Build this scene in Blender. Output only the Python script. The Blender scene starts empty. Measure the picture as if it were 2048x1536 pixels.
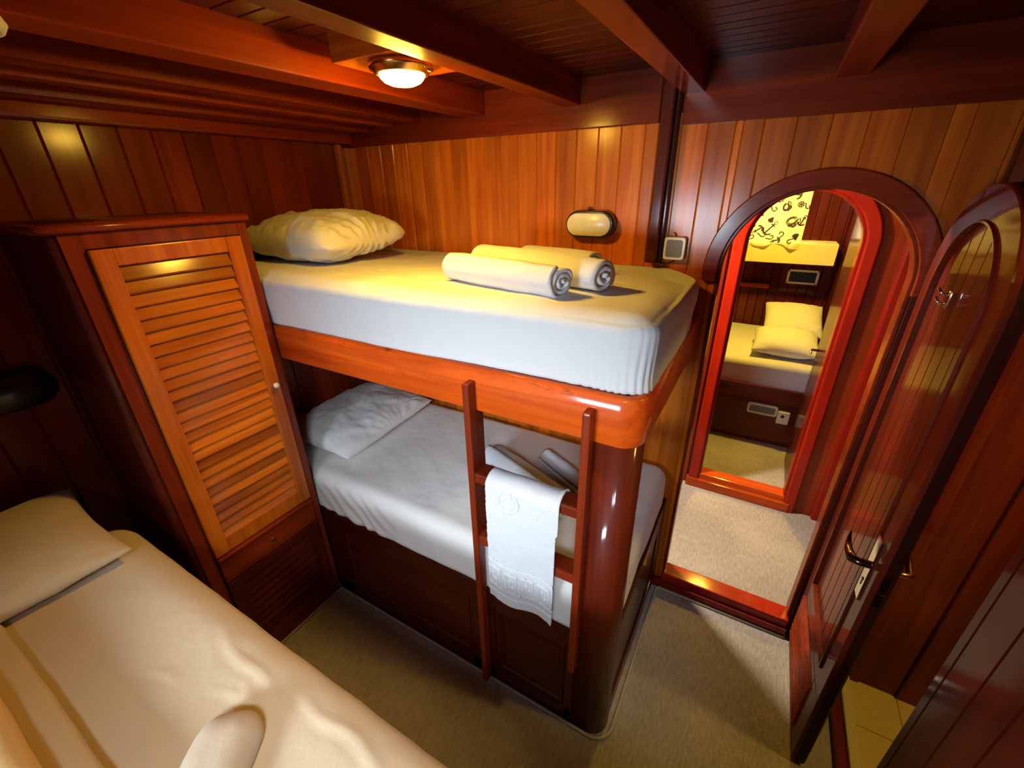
import bpy, bmesh, math, random
from mathutils import Vector, noise, Matrix
random.seed(7)
PI = math.pi
S = bpy.context.scene
COL = S.collection

# ------------------------------------------------------------------ camera, light, exposure
cd = bpy.data.cameras.new('camera'); cam = bpy.data.objects.new('camera', cd); COL.objects.link(cam)
cd.sensor_width = 36; cd.lens = 856.66 / 2048 * 36; cd.clip_start = 0.01; cd.clip_end = 60
cam.location = (0, 0, 1.85)
cam.rotation_euler = (math.radians(65.096), math.radians(0.955), math.radians(29.783))
S.camera = cam
S.view_settings.view_transform = 'Standard'; S.view_settings.look = 'None'
S.view_settings.exposure = 0.0; S.view_settings.gamma = 1; S.view_settings.use_curve_mapping = False
w = bpy.data.worlds.new('world'); S.world = w; w.use_nodes = True
w.node_tree.nodes['Background'].inputs[0].default_value = (0.8, 0.88, 1.0, 1)
w.node_tree.nodes['Background'].inputs[1].default_value = 0.05

def area(name, loc, rot, size, sy, power, col, spread=180):
    l = bpy.data.lights.new(name, 'AREA'); l.shape = 'RECTANGLE'; l.size = size; l.size_y = sy
    l.energy = power; l.color = col; l.spread = math.radians(spread)
    o = bpy.data.objects.new(name, l); COL.objects.link(o); o.location = loc
    o.rotation_euler = rot; return o
def point(name, loc, power, col, r=0.04):
    l = bpy.data.lights.new(name, 'POINT'); l.energy = power; l.color = col; l.shadow_soft_size = r
    o = bpy.data.objects.new(name, l); COL.objects.link(o); o.location = loc; return o
def aim(o, t):
    o.rotation_euler = (Vector(t) - o.location).to_track_quat('-Z', 'Y').to_euler()

LAMP = (-0.868, 0.978)
# daylight outside the cabin window behind the camera
d = area('daylight_window', (-0.68, -1.48, 1.50), (0, 0, 0), 0.60, 0.32, 10.0, (0.72, 0.86, 1.0), 62); aim(d, (-0.55, 1.0, 0.92))

# daylight falling through the deck hatch overhead, behind the camera
h = area('daylight_hatch', (0.12, -0.62, 2.17), (0, 0, 0), 0.40, 0.36, 7.0, (0.84, 0.91, 1.0), 58); aim(h, (-1.0, 1.1, 0.65))

# ------------------------------------------------------------------ materials
def newmat(name):
    m = bpy.data.materials.new(name); m.use_nodes = True
    return m, m.node_tree, m.node_tree.nodes, m.node_tree.links, m.node_tree.nodes['Principled BSDF']
def wood(name, a, b, axis='z', rough=0.16, coat=0.45, var=0.55, bump=0.06):
    m, nt, N, L, P = newmat(name)
    tc = N.new('ShaderNodeTexCoord'); mp = N.new('ShaderNodeMapping')
    sc = {'x': (1.2, 26, 26), 'y': (26, 1.2, 26), 'z': (26, 26, 1.2)}[axis]
    mp.inputs['Scale'].default_value = sc
    at = N.new('ShaderNodeAttribute'); at.attribute_name = 'rnd'
    vm = N.new('ShaderNodeVectorMath'); vm.operation = 'ADD'
    sx = N.new('ShaderNodeVectorMath'); sx.operation = 'SCALE'; sx.inputs['Scale'].default_value = 7.0
    L.new(tc.outputs['Object'], vm.inputs[0]); L.new(at.outputs['Color'], sx.inputs[0]); L.new(sx.outputs[0], vm.inputs[1])
    L.new(vm.outputs[0], mp.inputs['Vector'])
    n = N.new('ShaderNodeTexNoise'); n.inputs['Scale'].default_value = 1.0; n.inputs['Detail'].default_value = 6
    n.inputs['Roughness'].default_value = 0.62; n.inputs['Distortion'].default_value = 0.6
    L.new(mp.outputs[0], n.inputs['Vector'])
    n2 = N.new('ShaderNodeTexNoise'); n2.inputs['Scale'].default_value = 2.2; n2.inputs['Detail'].default_value = 3
    L.new(vm.outputs[0], n2.inputs['Vector'])
    cr = N.new('ShaderNodeValToRGB'); cr.color_ramp.elements[0].position = 0.3; cr.color_ramp.elements[1].position = 0.72
    cr.color_ramp.elements[0].color = (*b, 1); cr.color_ramp.elements[1].color = (*a, 1)
    L.new(n.outputs['Fac'], cr.inputs[0])
    mr = N.new('ShaderNodeMapRange'); mr.inputs[1].default_value = 0; mr.inputs[2].default_value = 1
    mr.inputs[3].default_value = 1 - var * 0.5; mr.inputs[4].default_value = 1 + var * 0.35
    L.new(at.outputs['Fac'], mr.inputs[0])
    m2 = N.new('ShaderNodeMapRange'); m2.inputs[1].default_value = 0.25; m2.inputs[2].default_value = 0.75
    m2.inputs[3].default_value = 0.72; m2.inputs[4].default_value = 1.2
    L.new(n2.outputs['Fac'], m2.inputs[0])
    mm = N.new('ShaderNodeMath'); mm.operation = 'MULTIPLY'; L.new(mr.outputs[0], mm.inputs[0]); L.new(m2.outputs[0], mm.inputs[1])
    mx = N.new('ShaderNodeVectorMath'); mx.operation = 'SCALE'
    L.new(cr.outputs[0], mx.inputs[0]); L.new(mm.outputs[0], mx.inputs['Scale'])
    L.new(mx.outputs[0], P.inputs['Base Color'])
    P.inputs['Roughness'].default_value = 0.5; P.inputs['Specular IOR Level'].default_value = 0.12
    P.inputs['Coat Weight'].default_value = coat; P.inputs['Coat IOR'].default_value = 1.45; P.inputs['Coat Roughness'].default_value = rough
    bp = N.new('ShaderNodeBump'); bp.inputs['Strength'].default_value = bump * 4; bp.inputs['Distance'].default_value = 0.002
    L.new(n.outputs['Fac'], bp.inputs['Height']); L.new(bp.outputs[0], P.inputs['Normal'])
    b2 = N.new('ShaderNodeBump'); b2.inputs['Strength'].default_value = bump * 3; b2.inputs['Distance'].default_value = 0.004
    L.new(n2.outputs['Fac'], b2.inputs['Height']); L.new(b2.outputs[0], P.inputs['Coat Normal'])
    return m
def cloth(name, col, scale=60, bump=0.25, dist=0.004, sheen=0.2, weave=900):
    m, nt, N, L, P = newmat(name)
    P.inputs['Base Color'].default_value = (*col, 1); P.inputs['Roughness'].default_value = 0.85
    P.inputs['Sheen Weight'].default_value = sheen
    tc = N.new('ShaderNodeTexCoord')
    n = N.new('ShaderNodeTexNoise'); n.inputs['Scale'].default_value = scale; n.inputs['Detail'].default_value = 4
    L.new(tc.outputs['Object'], n.inputs['Vector'])
    bp = N.new('ShaderNodeBump'); bp.inputs['Strength'].default_value = bump; bp.inputs['Distance'].default_value = dist
    L.new(n.outputs['Fac'], bp.inputs['Height'])
    n2 = N.new('ShaderNodeTexNoise'); n2.inputs['Scale'].default_value = weave; n2.inputs['Detail'].default_value = 1
    L.new(tc.outputs['Object'], n2.inputs['Vector'])
    b2 = N.new('ShaderNodeBump'); b2.inputs['Strength'].default_value = 0.25; b2.inputs['Distance'].default_value = 0.0008
    L.new(n2.outputs['Fac'], b2.inputs['Height']); L.new(bp.outputs[0], b2.inputs['Normal'])
    L.new(b2.outputs[0], P.inputs['Normal'])
    return m
def plain(name, col, rough=0.4, metal=0.0, coat=0.0, emit=None, es=0):
    m, nt, N, L, P = newmat(name)
    tc = N.new('ShaderNodeTexCoord'); n = N.new('ShaderNodeTexNoise'); n.inputs['Scale'].default_value = 30
    L.new(tc.outputs['Object'], n.inputs['Vector'])
    mr = N.new('ShaderNodeMapRange'); mr.inputs[3].default_value = 0.9; mr.inputs[4].default_value = 1.08
    L.new(n.outputs['Fac'], mr.inputs[0])
    v = N.new('ShaderNodeVectorMath'); v.operation = 'SCALE'; v.inputs[0].default_value = col
    L.new(mr.outputs[0], v.inputs['Scale']); L.new(v.outputs[0], P.inputs['Base Color'])
    P.inputs['Roughness'].default_value = rough; P.inputs['Metallic'].default_value = metal
    P.inputs['Coat Weight'].default_value = coat
    if emit: P.inputs['Emission Color'].default_value = (*emit, 1); P.inputs['Emission Strength'].default_value = es
    return m
def carpet_mat(name, a, b):
    m, nt, N, L, P = newmat(name)
    tc = N.new('ShaderNodeTexCoord')
    v = N.new('ShaderNodeTexVoronoi'); v.inputs['Scale'].default_value = 190
    mp = N.new('ShaderNodeMapping'); mp.inputs['Scale'].default_value = (1, 0.55, 1)
    L.new(tc.outputs['Object'], mp.inputs[0]); L.new(mp.outputs[0], v.inputs['Vector'])
    n = N.new('ShaderNodeTexNoise'); n.inputs['Scale'].default_value = 2.5; n.inputs['Detail'].default_value = 2
    L.new(tc.outputs['Object'], n.inputs['Vector'])
    n3 = N.new('ShaderNodeTexNoise'); n3.inputs['Scale'].default_value = 55; n3.inputs['Detail'].default_value = 3
    mp3 = N.new('ShaderNodeMapping'); mp3.inputs['Scale'].default_value = (2.2, 0.5, 1)
    L.new(tc.outputs['Object'], mp3.inputs[0]); L.new(mp3.outputs[0], n3.inputs['Vector'])
    ad = N.new('ShaderNodeMath'); ad.operation = 'ADD'; L.new(n.outputs['Fac'], ad.inputs[0]); L.new(n3.outputs['Fac'], ad.inputs[1])
    a2 = N.new('ShaderNodeMath'); a2.operation = 'MULTIPLY'; a2.inputs[1].default_value = 0.5; L.new(ad.outputs[0], a2.inputs[0])
    cr = N.new('ShaderNodeValToRGB'); cr.color_ramp.elements[0].position = 0.36; cr.color_ramp.elements[1].position = 0.64
    cr.color_ramp.elements[0].color = (*b, 1); cr.color_ramp.elements[1].color = (*a, 1)
    L.new(a2.outputs[0], cr.inputs[0]); L.new(cr.outputs[0], P.inputs['Base Color'])
    P.inputs['Roughness'].default_value = 0.95
    bp = N.new('ShaderNodeBump'); bp.inputs['Strength'].default_value = 0.7; bp.inputs['Distance'].default_value = 0.003
    L.new(v.outputs['Distance'], bp.inputs['Height']); L.new(bp.outputs[0], P.inputs['Normal'])
    return m

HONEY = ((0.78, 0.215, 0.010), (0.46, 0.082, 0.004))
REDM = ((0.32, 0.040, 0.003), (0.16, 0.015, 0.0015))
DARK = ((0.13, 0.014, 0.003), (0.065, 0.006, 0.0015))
W = {}
for ax in 'xyz':
    W['honey_' + ax] = wood('honey_mahogany_' + ax, *HONEY, axis=ax, rough=0.2)
    W['red_' + ax] = wood('red_mahogany_' + ax, *REDM, axis=ax)
    W['dark_' + ax] = wood('dark_mahogany_' + ax, *DARK, axis=ax, rough=0.1)
W['ceil'] = wood('ceiling_board_wood', (0.10, 0.010, 0.003), (0.055, 0.005, 0.002), axis='x', rough=0.25)
W['orange_x'] = wood('orange_mahogany', (0.70, 0.105, 0.006), (0.42, 0.038, 0.003), axis='x', rough=0.1)
def wear(m, amt=0.65):
    nt = m.node_tree; N = nt.nodes; L = nt.links; P = N['Principled BSDF']
    src = P.inputs['Base Color'].links[0].from_socket
    tc = N.new('ShaderNodeTexCoord'); mp = N.new('ShaderNodeMapping'); mp.inputs['Scale'].default_value = (9, 30, 30)
    L.new(tc.outputs['Object'], mp.inputs[0])
    n = N.new('ShaderNodeTexNoise'); n.inputs['Scale'].default_value = 1.0; n.inputs['Detail'].default_value = 8; n.inputs['Roughness'].default_value = 0.75
    L.new(mp.outputs[0], n.inputs['Vector'])
    cr = N.new('ShaderNodeValToRGB'); cr.color_ramp.elements[0].position = 0.56; cr.color_ramp.elements[1].position = 0.66
    L.new(n.outputs['Fac'], cr.inputs[0])
    sp = N.new('ShaderNodeSeparateXYZ'); L.new(tc.outputs['Object'], sp.inputs[0])
    mr = N.new('ShaderNodeMapRange'); mr.inputs[1].default_value = 1.345; mr.inputs[2].default_value = 1.385; mr.inputs[3].default_value = 0.30; mr.inputs[4].default_value = 1.0
    L.new(sp.outputs['Z'], mr.inputs[0])
    mm = N.new('ShaderNodeMath'); mm.operation = 'MULTIPLY'; L.new(cr.outputs[0], mm.inputs[0]); L.new(mr.outputs[0], mm.inputs[1])
    m2 = N.new('ShaderNodeMath'); m2.operation = 'MULTIPLY'; m2.inputs[1].default_value = amt; L.new(mm.outputs[0], m2.inputs[0])
    mx = N.new('ShaderNodeMix'); mx.data_type = 'RGBA'; L.new(m2.outputs[0], mx.inputs[0]); L.new(src, mx.inputs[6]); mx.inputs[7].default_value = (0.10, 0.008, 0.002, 1)
    L.new(mx.outputs[2], P.inputs['Base Color'])
wear(W['orange_x'])
W['crimson_z'] = wood('crimson_mahogany', (0.42, 0.018, 0.002), (0.26, 0.009, 0.001), axis='z', rough=0.12)
W['pale_z'] = wood('worn_pale_mahogany', (0.62, 0.24, 0.13), (0.48, 0.15, 0.08), axis='z', rough=0.25)
SHEET = cloth('white_sheet', (0.66, 0.65, 0.63), 14, 0.35, 0.01)
PILLOW = cloth('pillow_cotton', (0.68, 0.66, 0.62), 22, 0.35, 0.008)
TOWEL = cloth('terry_towel', (0.66, 0.66, 0.67), 420, 0.9, 0.002, 0.5, 1300)
CARPET = carpet_mat('woven_carpet', (0.48, 0.425, 0.37), (0.30, 0.26, 0.225))
PIPE = plain('carpet_binding', (0.46, 0.41, 0.34), 0.8)
CREAM = plain('cream_plastic', (0.72, 0.66, 0.44), 0.35)
GREY = plain('grey_grille', (0.20, 0.19, 0.15), 0.6)
BLACK = plain('black_plastic', (0.010, 0.009, 0.008), 0.3, coat=0.3)
CHROME = plain('chrome', (0.75, 0.72, 0.66), 0.12, 1.0)
BRONZE = plain('dark_bronze', (0.16, 0.10, 0.05), 0.18, 1.0)
BRASS = plain('brass', (0.72, 0.42, 0.12), 0.22, 1.0)
WHITE = plain('white_paint', (0.75, 0.70, 0.55), 0.4)
YCREAM = plain('cream_paint_and_lit_edge', (0.80, 0.66, 0.30), 0.45)
TILE = plain('golden_tile', (0.80, 0.60, 0.20), 0.12, coat=0.5)
GLOW = plain('lit_lamp_glass', (1.0, 0.8, 0.3), 0.2, emit=(1.0, 0.57, 0.06), es=295)
GLOW_HALL = plain('lit_hall_lamp_glass', (1.0, 0.9, 0.7), 0.2, emit=(1.0, 0.86, 0.66), es=1700)
GLOW_FAR = plain('lit_far_lamp_glass', (1.0, 0.8, 0.3), 0.2, emit=(1.0, 0.66, 0.07), es=900)
GLOW_WASH = plain('lit_washroom_lamp_glass', (1.0, 0.8, 0.3), 0.2, emit=(1.0, 0.70, 0.14), es=260)
DIFF = plain('cream_diffuser', (0.78, 0.70, 0.40), 0.3)

# ------------------------------------------------------------------ object helpers
def root(name, loc, label=None, cat=None, group=None, kind=None):
    o = bpy.data.objects.new(name, None); COL.objects.link(o); o.location = loc; o.empty_display_size = 0.05
    tag(o, label, cat, group, kind); return o
def tag(o, label=None, cat=None, group=None, kind=None):
    if label: o['label'] = label
    if cat: o['category'] = cat
    if group: o['group'] = group
    if kind: o['kind'] = kind
    return o
def wloc(o):
    v = Vector((0, 0, 0))
    while o: v += o.location; o = o.parent
    return v
def obj(name, bm, mats, parent=None, smooth=False, origin=None):
    me = bpy.data.meshes.new(name)
    off = wloc(parent) if parent else Vector(origin or (0, 0, 0))
    bmesh.ops.recalc_face_normals(bm, faces=bm.faces)
    bm.to_mesh(me); bm.free()
    me.transform(Matrix.Translation(-off))
    if not isinstance(mats, (list, tuple)): mats = [mats]
    for m in mats: me.materials.append(m)
    if smooth:
        for p in me.polygons: p.use_smooth = True
    o = bpy.data.objects.new(name, me); COL.objects.link(o)
    if parent: o.parent = parent
    else: o.location = off
    return o
def struct(name, bm, mats, label, smooth=False):
    return tag(obj(name, bm, mats, None, smooth), label, None, None, 'structure')
def BM():
    bm = bmesh.new(); bm.faces.layers.float.new('_r'); bm.loops.layers.float_color.new('rnd'); return bm
def paint(bm, faces, r=None):
    r = random.random() if r is None else r
    ly = bm.loops.layers.float_color['rnd']
    for f in faces:
        for l in f.loops: l[ly] = (r, r, r, 1)
def bx(bm, x0, x1, y0, y1, z0, z1, bev=0.0, seg=2, r=None, mi=0):
    v = [bm.verts.new((x, y, z)) for x in (x0, x1) for y in (y0, y1) for z in (z0, z1)]
    F = [(0, 1, 3, 2), (4, 6, 7, 5), (0, 4, 5, 1), (2, 3, 7, 6), (0, 2, 6, 4), (1, 5, 7, 3)]
    fs = [bm.faces.new([v[i] for i in f]) for f in F]
    if bev:
        es = list({e for f in fs for e in f.edges})
        res = bmesh.ops.bevel(bm, geom=es, offset=bev, segments=seg, affect='EDGES', profile=0.6)
        vs = set(res['verts']) | {q for q in v if q.is_valid}
        fs = [f for f in bm.faces if all(q in vs for q in f.verts)]
    paint(bm, fs, r)
    for f in fs: f.material_index = mi
    return fs
def loft(bm, rings, cap=True, closed=True, r=None, mi=0):
    R = [[bm.verts.new(p) for p in ring] for ring in rings]; fs = []
    n = len(R[0])
    for a, b in zip(R, R[1:]):
        for i in range(n if closed else n - 1):
            j = (i + 1) % n
            fs.append(bm.faces.new((a[i], a[j], b[j], b[i])))
    if cap and closed:
        fs.append(bm.faces.new(R[0][::-1])); fs.append(bm.faces.new(R[-1]))
    paint(bm, fs, r)
    for f in fs: f.material_index = mi
    return fs
def prism(bm, poly, f, d0, d1, bev=0.003, r=None, mi=0):
    """poly: 2-d outline, f(u,v,d)->xyz ; soft-edged slab between d0 (face) and d1 (back)"""
    n = len(poly)
    cx = sum(p[0] for p in poly) / n; cy = sum(p[1] for p in poly) / n
    def inset(k):
        out = []
        for i, p in enumerate(poly):
            a = Vector(poly[i - 1]); b = Vector(p); c = Vector(poly[(i + 1) % n])
            e1 = (b - a); e2 = (c - b)
            if e1.length < 1e-9: e1 = e2
            if e2.length < 1e-9: e2 = e1
            e1 = e1.normalized(); e2 = e2.normalized()
            n1 = Vector((-e1.y, e1.x)); n2 = Vector((-e2.y, e2.x))
            s = (n1 + n2); s = s.normalized() if s.length > 1e-6 else n1
            den = max(0.4, s.dot(n1))
            out.append(b + s * k / den)
        return out
    area2 = sum(poly[i - 1][0] * poly[i][1] - poly[i][0] * poly[i - 1][1] for i in range(n))
    sg = 1 if area2 > 0 else -1
    if bev:
        rings = [[f(p[0], p[1], d0) for p in inset(bev * sg)], [f(p[0], p[1], d0 + (bev if d1 > d0 else -bev)) for p in poly],
                 [f(p[0], p[1], d1) for p in poly]]
    else:
        rings = [[f(p[0], p[1], d0) for p in poly], [f(p[0], p[1], d1) for p in poly]]
    return loft(bm, rings, r=r, mi=mi)
def tube(bm, pts, rad, seg=10, r=None, mi=0, flat=1.0):
    pts = [Vector(p) for p in pts]; rings = []
    up = Vector((0, 0, 1))
    for i, p in enumerate(pts):
        t = (pts[min(i + 1, len(pts) - 1)] - pts[max(i - 1, 0)]).normalized()
        a = t.cross(up)
        if a.length < 0.05: a = t.cross(Vector((1, 0, 0)))
        a.normalize(); b = t.cross(a).normalized()
        rr = rad[i] if isinstance(rad, (list, tuple)) else rad
        rings.append([p + a * math.cos(2 * PI * k / seg) * rr + b * math.sin(2 * PI * k / seg) * rr * flat for k in range(seg)])
    return loft(bm, rings, r=r, mi=mi)
def disc_stack(bm, c, prof, axis='z', seg=40, mi=0, r=0.5):
    """lathe: prof = [(radius, along)] round axis through c"""
    rings = []
    for rad, h in prof:
        ring = []
        for k in range(seg):
            a = 2 * PI * k / seg; u, v = math.cos(a) * rad, math.sin(a) * rad
            if axis == 'z': ring.append((c[0] + u, c[1] + v, c[2] + h))
            elif axis == 'x': ring.append((c[0] + h, c[1] + u, c[2] + v))
            else: ring.append((c[0] + u, c[1] + h, c[2] + v))
        rings.append(ring)
    return loft(bm, rings, mi=mi, r=r)
def fbm(p, s, seed=0.0):
    q = Vector(p) * s + Vector((seed, seed * 1.7, seed * 0.6))
    return noise.noise(q) + 0.5 * noise.noise(q * 2.1) + 0.25 * noise.noise(q * 4.3)

# ------------------------------------------------------------------ planked walls
def planks(bm, u0, u1, zt, zb, f, step=0.085, g=0.0035, depth=0.018, off=0.0, jit=0.0):
    """vertical boards from u0 to u1; zt / zb numbers or functions of u; f(u, z, d) -> xyz, d = 0 face"""
    T = zt if callable(zt) else (lambda u: zt); B = zb if callable(zb) else (lambda u: zb)
    u = u0 - off
    while u < u1 - 1e-6:
        a, b = max(u, u0), min(u + step, u1)
        if b - a > 0.012:
            n = 1 if not callable(zb) else 7
            bot = [(a + (b - a) * i / n, B(a + (b - a) * i / n)) for i in range(n + 1)]
            m = 1 if not callable(zt) else 5
            top = [(b - (b - a) * i / m, T(b - (b - a) * i / m)) for i in range(m + 1)]
            if min(t[1] for t in top) - max(q[1] for q in bot) > 0.004:
                prism(bm, bot + top, f, 0.0, depth, bev=g)
        u += step

AX, AR, AO, SPR = 0.130, 0.272, 0.322, 1.560     # near arch: centre x, inner and outer radius, spring height
YB = 1.730
def arch_cut(R, cx=AX, spr=SPR):
    def fn(x):
        d = R * R - (x - cx) ** 2
        return spr + math.sqrt(d) if d > 0 else spr
    return fn
# back wall (behind the bunk) with the arched doorway
bm = BM()
fy = lambda u, z, d: (u, YB + d, z)
planks(bm, -1.96, -0.405, 2.06, 0.0, fy, off=0.02)
bx(bm, -0.405, -0.330, YB + 0.001, YB + 0.018, 0.0, 2.06, 0.002)
planks(bm, -0.330, AX - AR, 2.05, 0.0, fy, step=0.083)
planks(bm, AX - AR, AX + AR, 2.05, arch_cut(AR + 0.004), fy, step=0.088, off=0.03)
planks(bm, AX + AR, 1.42, 2.05, 0.0, fy, step=0.088)
bx(bm, -1.96, AX - AR, YB + 0.016, YB + 0.05, 0.0, 2.20)
bx(bm, AX + AR, 1.42, YB + 0.016, YB + 0.05, 0.0, 2.20)
# thickness over the arch
poly = [(AX - AR, 2.2), (AX - AR, SPR)] + [(AX - AR * math.cos(PI * k / 24), SPR + AR * math.sin(PI * k / 24)) for k in range(1, 24)] + [(AX + AR, SPR), (AX + AR, 2.2)]
for k in range(24):
    a0, a1 = PI * k / 24, PI * (k + 1) / 24
    xa, xb = AX - AR * math.cos(a0), AX - AR * math.cos(a1)
    za, zb = SPR + AR * math.sin(a0), SPR + AR * math.sin(a1)
    prism(bm, [(xa, za), (xb, zb), (xb, 2.2), (xa, 2.2)], fy, 0.016, 0.05, bev=0)
struct('wall_back', bm, W['honey_z'], 'varnished mahogany plank wall behind the bunks, with an arched doorway')

# left (hull) wall, planks
XL = -1.943
bm = BM()
fx = lambda u, z, d: (XL - d, u, z)
planks(bm, -1.55, 1.75, 2.06, 0.0, fx, step=0.098, off=0.03, g=0.0045)
bx(bm, XL - 0.05, XL - 0.016, -1.55, 1.78, 0.0, 2.20)
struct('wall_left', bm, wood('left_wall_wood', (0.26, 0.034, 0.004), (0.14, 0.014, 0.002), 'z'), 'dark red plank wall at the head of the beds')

# rear wall behind the camera, with the window opening that lets the daylight in
bm = BM()
YR = -1.30
fr = lambda u, z, d: (u, YR - d, z)
WX0, WX1, WZ0, WZ1 = -1.0, -0.36, 1.34, 1.70
planks(bm, -1.96, WX0, 2.2, 0.0, fr); planks(bm, WX1, 0.56, 2.2, 0.0, fr)
planks(bm, WX0, WX1, WZ0, 0.0, fr); planks(bm, WX0, WX1, 2.2, WZ1, fr)
for a in ((-2.0, WX0, 0.0, 2.2), (WX1, 0.60, 0.0, 2.2), (WX0, WX1, 0.0, WZ0), (WX0, WX1, WZ1, 2.2)):
    bx(bm, a[0], a[1], YR - 0.05, YR - 0.016, a[2], a[3])
struct('wall_rear', bm, W['red_z'], 'plank wall behind the camera with a window')
bm = BM()
for a in ((WX0 - .03, WX0 + .012, WZ0 - .03, WZ1 + .03), (WX1 - .012, WX1 + .03, WZ0 - .03, WZ1 + .03), (WX0, WX1, WZ0 - .03, WZ0 + .012), (WX0, WX1, WZ1 - .012, WZ1 + .03)):
    bx(bm, a[0], a[1], YR - 0.05, YR + 0.02, a[2], a[3], 0.005)
struct('window_1', bm, W['dark_x'], 'wood framed cabin window behind the camera')

# right wall: solid beside the camera, opening to the washroom, short return at the corner
XR = 0.50
frt = lambda u, z, d: (XR + d, u, z)
bm = BM()
planks(bm, -1.35, 0.957, 2.2, 0.0, frt, step=0.088, off=0.01)
bx(bm, XR + 0.016, XR + 0.05, -1.35, 0.957, 0.0, 2.2)
planks(bm, 0.957, 1.60, 2.2, 1.86, frt, step=0.088)
bx(bm, XR + 0.016, XR + 0.05, 0.957, 1.60, 1.86, 2.2)
planks(bm, 1.60, 1.75, 2.2, 0.0, frt, step=0.088)
bx(bm, XR + 0.016, XR + 0.05, 1.60, 1.78, 0.0, 2.2)
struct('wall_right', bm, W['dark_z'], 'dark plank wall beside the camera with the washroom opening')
# washroom box
bm = BM()
fw = lambda u, z, d: (u, 1.60 + d, z)
bx(bm, 0.552, 0.66, 1.600, 1.640, 0.0, 2.2, 0.004); bx(bm, 0.66, 0.78, 1.612, 1.640, 0.0, 2.2, 0.006)
planks(bm, 0.78, 1.40, 2.2, 0.0, fw)
bx(bm, 0.552, 1.40, 1.636, 1.70, 0.0, 2.2)
bx(bm, 1.40, 1.44, 0.4, 1.70, 0.0, 2.2); bx(bm, 0.552, 1.44, 0.36, 0.40, 0.0, 2.2)
struct('wall_washroom', bm, W['red_z'], 'honey brown wood panel seen through the washroom opening')

# floors
bm = BM()
bx(bm, -1.95, 0.553, -1.34, 1.735, -0.05, 0.0); bx(bm, -1.8, 1.3, 1.775, 2.665, -0.05, 0.0); bx(bm, -1.8, 1.5, 2.70, 4.46, -0.05, 0.0)
bx(bm, AX - AR, AX + AR, 1.735, 1.78, -0.05, 0.0); bx(bm, -1.8, 1.3, 2.665, 2.70, -0.05, 0.0)
struct('floor', bm, CARPET, 'beige-grey woven carpet')
bm = BM()
bx(bm, 0.553, 1.40, 0.40, 1.638, -0.04, -0.004); 
for k in range(5):
    for j in range(6):
        bx(bm, 0.622 + k * 0.16, 0.622 + k * 0.16 + 0.155, 0.42 + j * 0.20, 0.42 + j * 0.20 + 0.195 if j < 5 else 1.605, -0.006, 0.002, 0.002)
struct('floor_washroom', bm, TILE, 'golden glossy floor of the washroom')
bm = BM()
bx(bm, 0.552, 0.586, 0.957, 1.600, -0.02, 0.030, 0.006, r=0.4)
bx(bm, 0.586, 0.620, 0.957, 1.600, -0.02, 0.045, 0.008, r=0.9, mi=1)  # lit inner edge of the sill, its light painted as a cream strip
struct('trim_7', bm, [W['red_y'], YCREAM], 'raised sill of the washroom opening, its lit edge painted in cream')
# carpet binding along the bunk, wardrobe and sill
bm = BM()
rp = 0.07
path = [(-1.545, 0.41, .006), (-1.545, 0.893, .006)]
path += [(-0.15 - rp, 0.893, .006)] + [(-0.155 - rp + rp * math.sin(a), 0.893 + rp - rp * math.cos(a), .006) for a in [PI / 2 * k / 8 for k in range(1, 9)]] + [(-0.155, 1.660, .006)]
path += [(-0.145, 1.672, .006), (0.40, 1.672, .006)]
tube(bm, path, 0.006, 8)
struct('trim_8', bm, PIPE, 'pale binding edge of the cabin carpet', True)

# ceiling
bm = BM()
fc = lambda u, v, d: (v, u, 2.19 + d)
y = -1.36
while y < 1.74:
    prism(bm, [(y, -1.98), (min(y + 0.058, 1.74), -1.98), (min(y + 0.058, 1.74), 1.44), (y, 1.44)], fc, 0.0, 0.012, bev=0.004); y += 0.058
bx(bm, -2.0, 1.46, -1.36, 1.78, 2.203, 2.24)
bx(bm, -1.85, 1.5, 1.78, 4.5, 2.10, 2.14)
struct('ceiling', bm, W['ceil'], 'dark red boarded deckhead')

def beam(n, x0, x1, label, z0=2.108, z1=2.195, y0=-1.30, y1=1.716, mat='red_y'):
    bm = BM(); bx(bm, x0, x1, y0, y1, z0, z1, 0.004); struct('trim_%d' % n, bm, W[mat], label)
beam(1, -0.760, -0.690, 'ceiling beam beside the round ceiling lamp')
beam(2, -0.336, -0.270, 'ceiling beam ending above the dark vertical pipe cover')
beam(3, 0.068, 0.148, 'ceiling beam nearest the right side')
beam(4, -1.210, -1.100, 'ceiling beam left of the round ceiling lamp')
beam(5, -1.520, -1.440, 'second ceiling beam left of the lamp')
# stepped cornice along hull wall
bm = BM()
bx(bm, -1.66, -1.60, -1.3, 1.716, 2.10, 2.195, 0.006)
bx(bm, -1.76, -1.66, -1.3, 1.716, 2.125, 2.195, 0.004)
bx(bm, -1.84, -1.76, -1.3, 1.716, 2.085, 2.195, 0.012)
bx(bm, -1.89, -1.84, -1.3, 1.716, 2.105, 2.195, 0.004)
bx(bm, -1.945, -1.89, -1.3, 1.716, 2.045, 2.195, 0.010)
struct('trim_6', bm, W['red_y'], 'stepped cornice mouldings along the left wall')
bm = BM()
for a in ((-0.12, -0.08, -0.86, -0.38), (0.32, 0.36, -0.86, -0.38), (-0.08, 0.32, -0.86, -0.82), (-0.08, 0.32, -0.42, -0.38)):
    bx(bm, a[0], a[1], a[2], a[3], 2.130, 2.192, 0.004)
struct('window_3', bm, W['red_x'], 'deck hatch frame in the ceiling behind the camera')
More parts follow.
